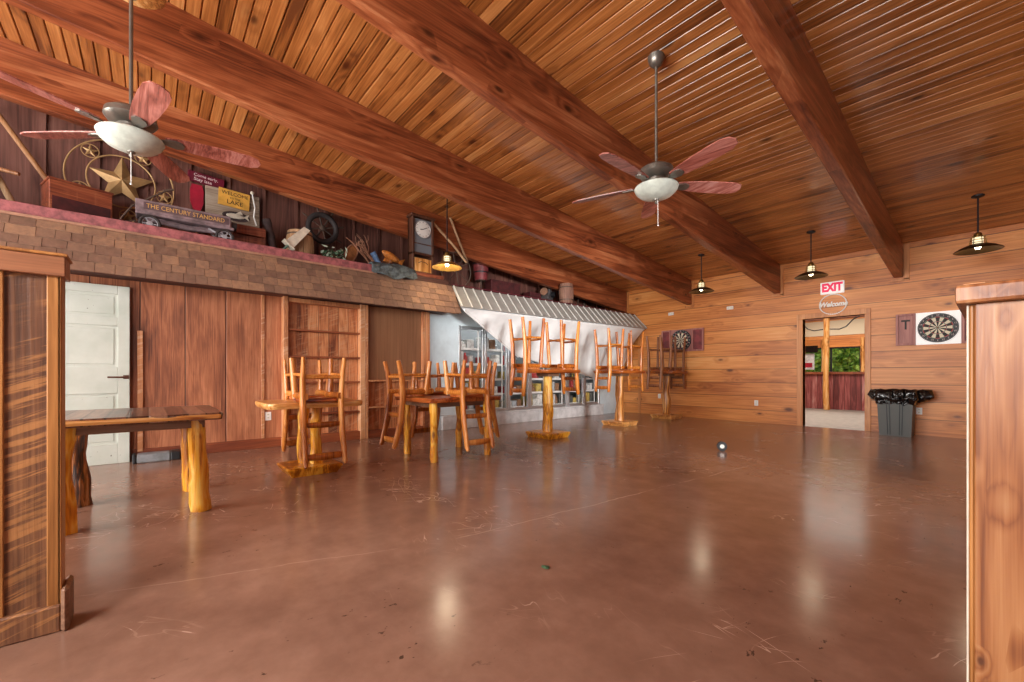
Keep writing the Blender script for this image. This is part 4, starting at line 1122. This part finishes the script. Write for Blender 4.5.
for yy, rad in ((-.345, .105), (.375, .105)):
    for s in (-1, 1):
        w_ = MB(); w_.ring((s*.135, yy, rad+.0), rad-.018, .018, 'x', 28, 8); o = w_.build('wheel', M['rubber'], t, 60)
        mb = MB(); mb.lathe([(0, -.012), (.028, -.01), (.028, .012), (0, .016)], 16, (s*.135, yy, rad), 'x')
        mb.ring((s*.135, yy, rad), rad-.034, .007, 'x', 28, 6)
        for k in range(6):
            a = PI*k/3; mb.tube([(s*.135, yy, rad), (s*.135, yy+(rad-.034)*math.cos(a), rad+(rad-.034)*math.sin(a))], .008, 6)
        mb.build('spokes', M['hub'], o, 60)
    MB().tube([(-.13, yy, rad), (.13, yy, rad)], .010, 8).build('axle', M['iron'], t, 60)
mb = MB(); mb.tube([(.05, .22, .20), (.125, .35, .115)], .012, 8); mb.tube([(-.05, .22, .20), (-.125, .35, .115)], .012, 8); mb.build('strut', M['hub'], t, 60)
mb = MB(); mb.tube([(0, -.47, .15), (.02, -.62, .10), (.05, -.50, .30), (.02, -.18, .58)], .010, 8); mb.tube([(.02, -.22, .56), (.02, -.13, .60)], .014, 8); mb.build('handle', M['iron'], t, 60)
# fish plaque, signs
t = thing('fish_plaque', 'weathered board with a carved fish on it, standing against the upper wall', 'plaque', (-7.06, .90, 3.10), (0, -.06, 0))
MB().box((-.02, -.32, 0.0), (.02, .32, .50), .004).build('board', M['grey_wood'], t)
MB().box((-.02, .22, -.45), (.02, .29, .02), .004).build('prop', M['log_pale'], t); MB().box((-.02, -.29, -.45), (.02, -.22, .02), .004).build('prop', M['crate'], t)
mb = MB().lathe([(0, 0), (.16, 0), (.165, .008), (0, .008)], 32, (.021, .03, .14), 'x')
for v in mb.bm.verts: v.co.z = .14+(v.co.z-.14)*.42
mb.build('oval', M['bark'], t)
mb = MB().blob((.035, .02, .14), 1, 2, .05, (.018, .115, .038), 2)
mb.prism([(.12, 0), (.185, .045), (.17, 0), (.185, -.04)], 0, .012, Matrix.Translation((.03, .0, .15)) @ Matrix.Rotation(PI/2, 4, 'Z') @ Matrix.Rotation(PI/2, 4, 'X'))
for v in mb.bm.verts: pass
f_ = mb.build('fish', M['cream'], t, 60)
mb = MB(); mb.prism([(-.03, 0), (.03, .05), (.06, .0)], 0, .01, Matrix.Translation((.045, .05, .17)) @ Matrix.Rotation(PI/2, 4, 'Z') @ Matrix.Rotation(PI/2, 4, 'X')); mb.build('fin', M['cream'], f_)
t = thing('lake_sign', 'small yellow sign reading WELCOME TO THE LAKE over the carved fish', 'sign', (-7.036, .905, 3.475), (math.radians(-3), -.06, 0))
MB().box((0, -.185, -.12), (.016, .185, .12), .003).build('board', M['yellow_sign'], t)
for s_, sz, zz in (('WELCOME', .066, .062), ('TO THE', .036, .0), ('LAKE', .084, -.058)): text('lettering', s_, sz, M['black_ink'], t, (.0175, .01, zz), FACE_X, .001)
t = thing('arrow_sign', 'dark maroon signboard with two lines of white script above a red paddle', 'sign', (-7.14, .60, 3.69), (math.radians(-4), 0, 0))
MB().box((0, -.21, -.07), (.016, .20, .07), .004).build('board', M['maroon'], t)
text('lettering', 'Come early,', .055, M['white_ink'], t, (.0175, -.01, .028), FACE_X, .001); text('lettering', 'Stay late', .06, M['white_ink'], t, (.0175, -.04, -.03), FACE_X, .001)
t = thing('paddle_blade', 'bright red paddle blade hanging below the maroon signboard', 'paddle', (-7.135, .49, 3.19))
MB().prism([(-.055, .40), (.055, .40), (.075, .32), (.07, .15), (.03, .02), (0, 0), (-.03, .03), (-.075, .17), (-.075, .33)], 0, .02, Matrix.Rotation(PI/2, 4, 'Z') @ Matrix.Rotation(PI/2, 4, 'X')).build('blade', M['red'], t)
MB().tube([(.01, 0, .01), (.01, .0, -.52)], .016, 8).build('shaft', M['stick'], t, 60)
t = thing('fishing_rod', 'short white fishing rod hooked over the weathered fish board', 'fishing rod', (-7.01, 1.145, 3.16))
mb = MB(); mb.tube([(0, .03, 0), (.0, -.005, .12), (.0, .01, .25), (-.03, -.02, .46)], [.011, .010, .009, .008], 8); mb.build('rod', M['wire_white'], t, 60)
MB().blob((-.03, -.02, .47), .026, 1, .3, (.7, 1, 1.1), 2).build('tip', M['cream'], t, 60)
t = thing('wooden_crate', 'reddish slatted crate on the ledge below the fish board', 'crate', (-6.84, .98, DK))
mb = MB()
for z in (0, .14, .28): mb.box((.10, -.26, z), (.115, .26, z+.12), .003); mb.box((-.115, -.26, z), (-.10, .26, z+.12), .003)
mb.build('slats', M['crate'], t)
mb = MB(); mb.box((-.10, -.26, 0), (.10, -.24, .40), .003); mb.box((-.10, .24, 0), (.10, .26, .40), .003); mb.box((-.10, -.24, 0), (.10, .24, .015)); mb.build('ends', M['crate'], t)
# bark log
t = thing('bark_log', 'dark bark-covered log standing beside the fish board', 'log', (-6.8, 1.33, DK))
log_leg(MB(), (0, .05, 0), .58, .05, 71, lean=(-.05, -.10), flare=1.2).build('log', M['bark'], t, 60)
# scoop leaning on keg
t = thing('fish_trap', 'cream wooden scoop with a green handle leaning on the near keg', 'scoop', (-6.52, 1.36, DK))
Mx = Matrix.Translation((.05, -.02, .02)) @ Euler((math.radians(-42), 0, 0)).to_matrix().to_4x4()
MB().tube([Mx @ Vector((0, 0, -.02)), Mx @ Vector((0, 0, .22))], .016, 10).build('handle', M['green_pole'], t, 60)
mb = MB(); q = [(-.05, -.065, .20), (.05, -.065, .20), (.05, .065, .20), (-.05, .065, .20), (-.035, -.05, .54), (.035, -.05, .54), (.035, .035, .57), (-.035, .035, .57)]
mb.hexa([Mx @ Vector(p) for p in q]); mb.build('body', M['cream'], t)
mb = MB(); mb.hexa([Mx @ Vector(p) for p in [(-.07, -.09, .185), (.07, -.09, .185), (.07, .09, .185), (-.07, .09, .185), (-.07, -.09, .20), (.07, -.09, .20), (.07, .09, .20), (-.07, .09, .20)]]); mb.build('flange', M['cream'], t)
# kegs
def keg(label, x, y, z, R, H, mat, hoops):
    t = thing('wooden_keg', label, 'keg', (x, y, z)); n = 18; mb = MB()
    for k in range(n):
        a0 = 2*PI*(k+.03)/n; a1 = 2*PI*(k+.97)/n; prev = None
        for i in range(9):
            u = i/8; r = R*(.86+.14*math.sin(PI*u)); row = [mb.bm.verts.new((q*math.cos(a), q*math.sin(a), u*H)) for q in (r, r-.018) for a in (a0, a1)]
            if prev:
                mb.bm.faces.new((prev[0], prev[1], row[1], row[0])); mb.bm.faces.new((prev[3], prev[2], row[2], row[3]))
                mb.bm.faces.new((prev[1], prev[3], row[3], row[1])); mb.bm.faces.new((prev[2], prev[0], row[0], row[2]))
            else: mb.bm.faces.new((row[0], row[1], row[3], row[2]))
            prev = row
        mb.bm.faces.new((prev[0], prev[1], prev[3], prev[2]))
    mb.build('staves', mat, t, 30)
    MB().lathe([(0, H-.03), (R*.84, H-.03), (R*.84, H-.015), (0, H-.015)], 24).build('head', mat, t)
    for u in hoops:
        r = R*(.86+.14*math.sin(PI*u))+.002; r2_ = R*(.86+.14*math.sin(PI*(u+.05)))+.002
        MB().lathe([(r-.006, u*H), (r, u*H), (r2_, (u+.05)*H), (r2_-.006, (u+.05)*H)], 28).build('hoop', M['iron'], t, 40)
    return t
keg('pale wooden keg between the cream scoop and the ship wheel', -6.72, 1.68, DK, .19, .45, M['keg'], (.08, .86))
keg('small reddish old keg standing at the edge above the metal awning', -6.315, 7.08, DK2+.03, .165, .44, M['keg_old'], (.15, .78))
# ship wheel
t = thing('ship_wheel', 'dark ship steering wheel leaning on the upper wall behind the keg', 'ship wheel', (-7.0, 2.08, 3.33))
MB().ring((0, 0, 0), .21, .042, 'x', 40, 10).build('rim', M['rubber'], t, 60)
MB().lathe([(0, -.03), (.045, -.03), (.045, .03), (.02, .045), (0, .045)], 20, (0, 0, 0), 'x').build('hub', M['iron'], t, 40)
for k in range(8):
    a = PI*k/4+.25; d_ = Vector((0, math.cos(a), math.sin(a)))
    MB().tube([d_*.03, d_*.19, d_*.26, d_*.31, d_*.345], [.011, .012, .010, .016, .009], 8).build('spoke', M['iron'], t, 60)
mb = MB(); mb.box((-.06, -.05, -.68), (-.03, .05, -.0), .004); mb.build('stand', M['upper'], t)
# garland, snowshoe
mb = MB(); r3 = random.Random(3)
t = thing('leaf_garland', 'tangle of green and pale leaves on the ledge below the ship wheel', 'garland', (-6.55, 2.12, DK))
for nm, mt, n_ in (('green_leaves', M['leaf'], 60), ('pale_leaves', M['leaf_pale'], 40)):
    mb = MB()
    for k in range(n_):
        c = Vector((r3.gauss(0, .06), r3.uniform(-.17, .17), abs(r3.gauss(.13, .08))+.01)); e = Euler((r3.uniform(0, 6), r3.uniform(-1, 1), r3.uniform(0, 6))).to_matrix(); s_ = r3.uniform(.03, .06)
        lo_ = [mb.bm.verts.new(c+e @ Vector(p)*s_) for p in ((-1, 0, 0), (-.2, -.4, .12), (1, 0, 0), (-.2, .4, .12))]; mb.bm.faces.new(lo_)
    mb.build(nm, mt, t)
t = thing('snowshoe', 'tan leather snowshoe leaning to the right of the leafy garland', 'snowshoe', (-6.72, 2.30, DK+.03), (math.radians(-32), -.12, .25))
mb = MB(); pts = [Vector((0, (.085)*math.sin(a)*(1-.35*math.cos(a)), .26-.24*math.cos(a))) for a in [2*PI*k/28 for k in range(29)]]
mb.tube(pts, .013, 8, caps=False); mb.build('frame', M['antler'], t, 60)
MB().tube([(0, 0, .48), (0, .03, .66)], .014, 8).build('tail', M['antler'], t, 60)
mb = MB().prism([(p.y*.92, .26+(p.z-.26)*.92) for p in pts[:-1]], -.003, .003, Matrix.Rotation(PI/2, 4, 'Z') @ Matrix.Rotation(PI/2, 4, 'X')); mb.build('webbing', M['leather'], t)
# antler branch, carved fish, cloth
t = thing('bare_branch', 'bare pinkish branch spreading up from the ledge beside the orange fish', 'branch', (-6.72, 2.84, DK))
mb = MB(); r4 = random.Random(8)
def limb(p, d, L_, r, dep):
    q = p+d*L_; mid = (p+q)/2+Vector((r4.uniform(-.02, .02), r4.uniform(-.02, .02), 0)); mb.tube([p, mid, q], [r, r*.85, r*.6], 6)
    if dep:
        for _ in range(2+(dep > 1)): limb(p.lerp(q, r4.uniform(.45, 1)), (d+Vector((r4.uniform(-.4, .4), r4.uniform(-.75, .55), r4.uniform(-.1, .5)))).normalized(), L_*.72, r*.62, dep-1)
limb(Vector((0, .04, 0)), Vector((0, -.3, 1)).normalized(), .34, .018, 3); limb(Vector((0, .0, .02)), Vector((.1, -.7, .8)).normalized(), .34, .016, 2)
mb.build('twigs', M['antler'], t, 60)
t = thing('carved_fish', 'orange carved wooden fish lying above the grey draped cloth', 'carved fish', (-6.62, 2.98, DK+.10), (math.radians(-22), 0, 0))
mb = MB().blob((0, -.02, .24), 1, 3, .06, (.045, .17, .062), 4); mb.build('body', M['orange'], t, 60)
MB().prism([(.13, .01), (.22, .10), (.20, .0), (.22, -.09), (.13, -.01)], -.012, .012, Matrix.Translation((0, 0, .235)) @ Matrix.Rotation(PI/2, 4, 'Z') @ Matrix.Rotation(PI/2, 4, 'X')).build('tail_fin', M['orange'], t)
MB().prism([(-.06, 0), (.08, 0), (.09, .07), (-.0, .05)], -.006, .006, Matrix.Translation((0, -.02, .17)) @ Matrix.Rotation(PI, 4, 'X') @ Matrix.Rotation(PI/2, 4, 'Z') @ Matrix.Rotation(PI/2, 4, 'X')).build('belly_fin', M['orange'], t)
MB().tube([(0, .0, .20), (0, -.02, -.10)], .012, 8).build('peg', M['antler'], t, 60)
t = thing('draped_cloth', 'crumpled grey denim cloth draped over the ledge edge beside the clock', 'cloth', (-6.33, 2.83, DK))
def cloth(u, v):
    y = (u-.5)*.76+.10; e = math.sin(PI*u)
    prof_ = [(-.16, .07), (-.06, .10), (.05, .09), (.115, .03), (.13, -.05), (.15, -.14)]
    k = v*(len(prof_)-1); i = min(int(k), len(prof_)-2); f = k-i
    x = prof_[i][0]+(prof_[i+1][0]-prof_[i][0])*f; z = prof_[i][1]+(prof_[i+1][1]-prof_[i][1])*f
    z = z*(.55+.45*e) if z < 0 else z*(.6+.4*e)
    n1 = mn.noise(Vector((y*6, v*4, 1))); n2 = mn.noise(Vector((y*15, v*10, 4)))
    return (x+.03*n1+.012*n2+.02*e, y, z+.035*n1+.015*n2+.01)
MB().grid(cloth, 48, 30).build('sheet', M['denim'], t, 80, solid=.012)
def roll(u, v):
    a = 2*PI*v; r = .055*(1+.25*mn.noise(Vector((u*6, math.cos(a), math.sin(a)))))
    return (-.02+r*math.cos(a), -.20+.12*u+r*.8*math.sin(a)*.6, .06+.20*(1-u)+r*math.sin(a)*.3)
MB().grid(roll, 14, 14).build('blue_fold', M['blue_cloth'], t, 80, solid=.01)
# plank and clock
o = MB().box((-.10, -.22, 0), (.10, .32, .062), .004).build('plank_block', M['crate'], loc=(-6.36, 3.54, DK)); tag(o, 'short reddish plank lying on the ledge edge under the clock', 'plank')
t = thing('wall_clock', 'tall dark wooden pendulum clock with a white dial standing on the plank', 'clock', (-6.375, 3.48, DK+.062))
hw = .20; HT = .92
mb = MB(); mb.box((-.085, -hw, 0), (-.06, hw, HT)); mb.box((-.085, -hw, 0), (.085, -hw+.035, HT), .004); mb.box((-.085, hw-.035, 0), (.085, hw, HT), .004); mb.box((-.085, -hw, .30), (.085, hw, .335), .004); mb.box((-.085, -hw, 0), (.085, hw, .02), .003)
mb.build('case', M['clockwood'], t)
MB().box((-.095, -hw-.025, HT), (.10, hw+.025, HT+.045), .008).build('cornice', M['clockwood'], t)
MB().box((.05, -hw+.035, .335), (.058, hw-.035, HT-.02)).build('door_glass', M['clockglass'], t)
MB().box((.058, -hw+.035, .48), (.066, hw-.035, .495)).build('glazing_bar', M['clockwood'], t)
d_ = MB().lathe([(0, 0), (.142, 0), (.145, .008), (.13, .012), (0, .012)], 40, (.06, 0, .735), 'x').build('dial', M['clockface'], t, 40)
MB().ring((.066, 0, .735), .145, .010, 'x', 40, 6).build('dial_ring', M['alu'], t, 60)
mb = MB(); mb.tube([(.074, 0, .735), (.074, .075, .775)], .005, 6); mb.tube([(.076, 0, .735), (.076, -.05, .725)], .006, 6)
for k in range(12):
    a = PI*k/6; mb.tube([(.0735, .108*math.cos(a), .735+.108*math.sin(a)), (.0735, .122*math.cos(a), .735+.122*math.sin(a))], .004, 4)
mb.build('hands', M['black_ink'], d_)
MB().box((-.05, -hw+.036, .02), (.07, hw-.036, .245), .004).build('lower_box', M['log_pale'], t)
MB().tube([(.071, -.09, .16), (.071, -.03, .19), (.071, .05, .18), (.071, .09, .155)], .006, 5).build('carving', M['clockwood'], t, 60)
# wheel hoe with two handles
t = thing('wheel_hoe', 'antique wheel hoe with two pale wooden handles and an iron spoked wheel', 'wheel hoe', (-6.40, 4.2, DK2))
MB().ring((0, 0, .33), .32, .011, 'x', 48, 8).build('wheel_rim', M['iron'], t, 60)
for k in range(8):
    a = PI*k/4+.2; MB().tube([(0, 0, .33), (0, .31*math.cos(a), .33+.31*math.sin(a))], .008, 6).build('spoke', M['iron'], t, 60)
MB().lathe([(0, -.03), (.035, -.03), (.035, .03), (0, .03)], 16, (0, 0, .33), 'x').build('hub', M['iron'], t, 40)
MB().tube([(.03, .20, .50), (.03, -.07, .75), (.03, -.50, 1.07)], [.022, .024, .024], 8).build('handle', M['keg'], t, 60)
MB().tube([(-.03, .28, .50), (-.03, .05, .95), (-.03, -.12, 1.30)], [.022, .024, .022], 8).build('handle', M['keg'], t, 60)
MB().tube([(0, 0, .33), (.02, .12, .42), (.02, .26, .50)], .014, 8).build('frame', M['iron'], t, 60)
# pail on stand
t = thing('pail_stand', 'thin iron stand carrying the red pail', 'stand', (-6.82, 5.07, DK2+.0))
mb = MB(); mb.tube([(0, 0, 0), (0, 0, .33)], .014, 8); mb.build('post', M['iron'], t, 60)
MB().lathe([(0, .328), (.10, .328), (.10, .34), (0, .34)], 20).build('plate', M['iron'], t, 40)
MB().lathe([(0, 0), (.09, 0), (.09, .012), (0, .012)], 20).build('foot', M['iron'], t, 40)
t = thing('wooden_pail', 'red staved pail with black hoops and a bail handle on the iron stand', 'pail', (-6.82, 5.07, DK2+.34))
MB().lathe([(0, 0), (.125, 0), (.165, .34), (.150, .34), (.115, .02), (0, .02)], 28).build('body', M['pail'], t, 40)
for u in (.14, .31): MB().lathe([(.122+.118*u, u-.0), (.128+.118*u, u), (.128+.118*(u+.028), u+.028), (.122+.118*(u+.028), u+.028)], 28).build('hoop', M['blackmetal'], t, 40)
mb = MB(); mb.ring((0, 0, .33), .163, .006, 'x', 20, 6, Matrix.Rotation(PI/2, 4, 'Z') @ Matrix.Rotation(PI/2, 4, 'X') , 0, PI); mb.build('bail', M['iron'], t, 60)
# dark boxes and tins at the back above the awning
for lab, y, h_, wd, nm, mt in (('dark red box at the back of the ledge right of the pail', 5.75, .42, .8, 'storage_box', 'redcrate'), ('low dark red box at the back beside the grey tin projector', 6.62, .30, .34, 'storage_box', 'redcrate')):
    t = thing(nm, lab, 'box', (-6.95, y, DK2)); MB().box((-.12, -wd/2, 0), (.12, wd/2, h_), .006).build('box', M[mt], t); MB().box((-.125, -wd/2-.006, h_-.06), (.125, wd/2+.006, h_), .004).build('lid', M[mt], t)
t = thing('tin_projector', 'old grey tin projector tilted on the ledge beside the small keg', 'projector', (-6.80, 6.9, DK2+.03), (math.radians(-25), 0, .3))
MB().box((-.10, -.12, .12), (.10, .12, .38), .012).build('body', M['camera_grey'], t)
MB().lathe([(0, 0), (.06, 0), (.065, .09), (.05, .10), (0, .10)], 20, (.10, 0, .28), 'x').build('lens', M['blackmetal'], t, 40)
MB().lathe([(0, 0), (.09, 0), (.09, .05), (0, .05)], 24, (-.02, -.19, .28), 'y').build('lamp_house', M['trim_tan'], t, 40)
MB().box((-.08, -.10, .06), (.08, .10, .12), .006).build('foot', M['iron'], t)
t = thing('bellows', 'dark folded bellows leaning between the projector and the small keg', 'bellows', (-6.80, 7.62, DK2), (math.radians(22), 0, 0))
MB().box((-.09, -.03, 0), (.09, 0, .48), .006).build('board', M['bark'], t)
MB().tube([(0, .02, .05), (0, .05, .44)], [.06, .08], 10, squash=(1, .6)).build('folds', M['rubber'], t, 60)
for k, (y, h_, sp) in enumerate(((7.95, .30, .12), (8.4, .24, -.12), (8.7, .20, .12))):
    t = thing('iron_tool', ('rusty iron tool leaning just right of the small keg', 'rusty iron tool in the middle of the low end of the ledge', 'rusty iron tool nearest the end wall on the ledge')[k], 'tool', (-6.75, y, DK2))
    MB().tube([(0, 0, 0), (-.05, sp, h_)], .014, 8).build('shaft', M['iron'], t, 60)
    MB().lathe([(0, 0), (.07, .0), (.06, .05), (.03, .10), (0, .12)], 14).build('head', M['iron'], t, 40)
# ================================================================== CAMERA, LIGHT
F_, VX, YH = 419., 484., 375.
cam = bpy.data.cameras.new('camera'); co = bpy.data.objects.new('camera', cam); COL.objects.link(co)
co.location = (0, 0, 1.0); co.rotation_euler = (PI/2, 0, math.atan2(VX, F_))
cam.sensor_fit = 'HORIZONTAL'; cam.sensor_width = 36; cam.lens = F_/1024*36
cam.shift_y = (YH-341)/1024; cam.clip_start = .05; cam.clip_end = 200
scene.camera = co

def area(name, loc, rot, sx, sy, energy, col=(1, 1, 1), spread=180):
    l = bpy.data.lights.new(name, 'AREA'); l.shape = 'RECTANGLE'; l.size = sx; l.size_y = sy; l.energy = energy; l.color = col; l.spread = math.radians(spread)
    o = bpy.data.objects.new(name, l); COL.objects.link(o); o.location = loc; o.rotation_euler = rot; return o
DAY = (1.0, .965, .91)
for i, x in enumerate((-4.87, -1.9, 1.17)):
    area('daylight_south', (x, YB-.2, 1.8), (PI/2, 0, 0), 2.6, 2.1, LS[i], DAY)
area('daylight_east', (XR+.2, 3.35, 1.65), (PI/2, 0, PI/2), 5.4, 1.6, LE, DAY)
for y in (5.6, 7.6): area('cooler_lamp', (-7.0, y, 2.27), (0, 0, 0), .2, 1.8, 14, (.95, .98, 1))
area('next_room_fill', (-3.2, 12.4, 3.2), (0, 0, 0), 3., 3., 150, (1, .93, .82))  # added fill that brightens the next room, no fixture there
area('next_room_fill', (-3.2, 16.8, 3.2), (0, 0, 0), 3., 1.5, 90, (1, .93, .82))
# added fill: spot on the cooler front, forward and upward lamps behind the camera
sp = bpy.data.lights.new('cooler_fill_spot', 'SPOT'); sp.spot_size = math.radians(36); sp.spot_blend = .9; sp.shadow_soft_size = .5; sp.energy = LF; sp.color = (1, .98, .96)
so = bpy.data.objects.new('cooler_fill_spot', sp); COL.objects.link(so); so.location = (3.3, 2.3, 1.4)
so.rotation_euler = Vector((-9.6, 4.0, -.05)).to_track_quat('-Z', 'Y').to_euler()
area('forward_fill', (-.9, -2.2, 2.3), Vector((-.5, 1., -.75)).to_track_quat('-Z', 'Y').to_euler(), .9, .9, LP, (1, .97, .94))
area('ceiling_fill', (-.7, -1.6, 1.2), (PI, 0, 0), .8, .8, LB, (1, .97, .93), 150)
w = bpy.data.worlds.new('sky'); scene.world = w; w.use_nodes = True
bg = w.node_tree.nodes['Background']; bg.inputs[0].default_value = (.78, .88, 1, 1); bg.inputs[1].default_value = WS
sun = bpy.data.lights.new('sun', 'SUN'); sun.energy = 6; sun.angle = .02; so2 = bpy.data.objects.new('sun', sun); COL.objects.link(so2); so2.rotation_euler = (math.radians(-40), math.radians(20), 0)
scene.view_settings.view_transform = 'Standard'; scene.view_settings.look = 'None'; scene.view_settings.exposure = EXPO; scene.view_settings.gamma = 1.0; scene.view_settings.use_curve_mapping = False
scene.cycles.use_denoising = True
scene.cycles.max_bounces = 10; scene.cycles.diffuse_bounces = 6; scene.cycles.transparent_max_bounces = 12
scene.cycles.sample_clamp_indirect = 6
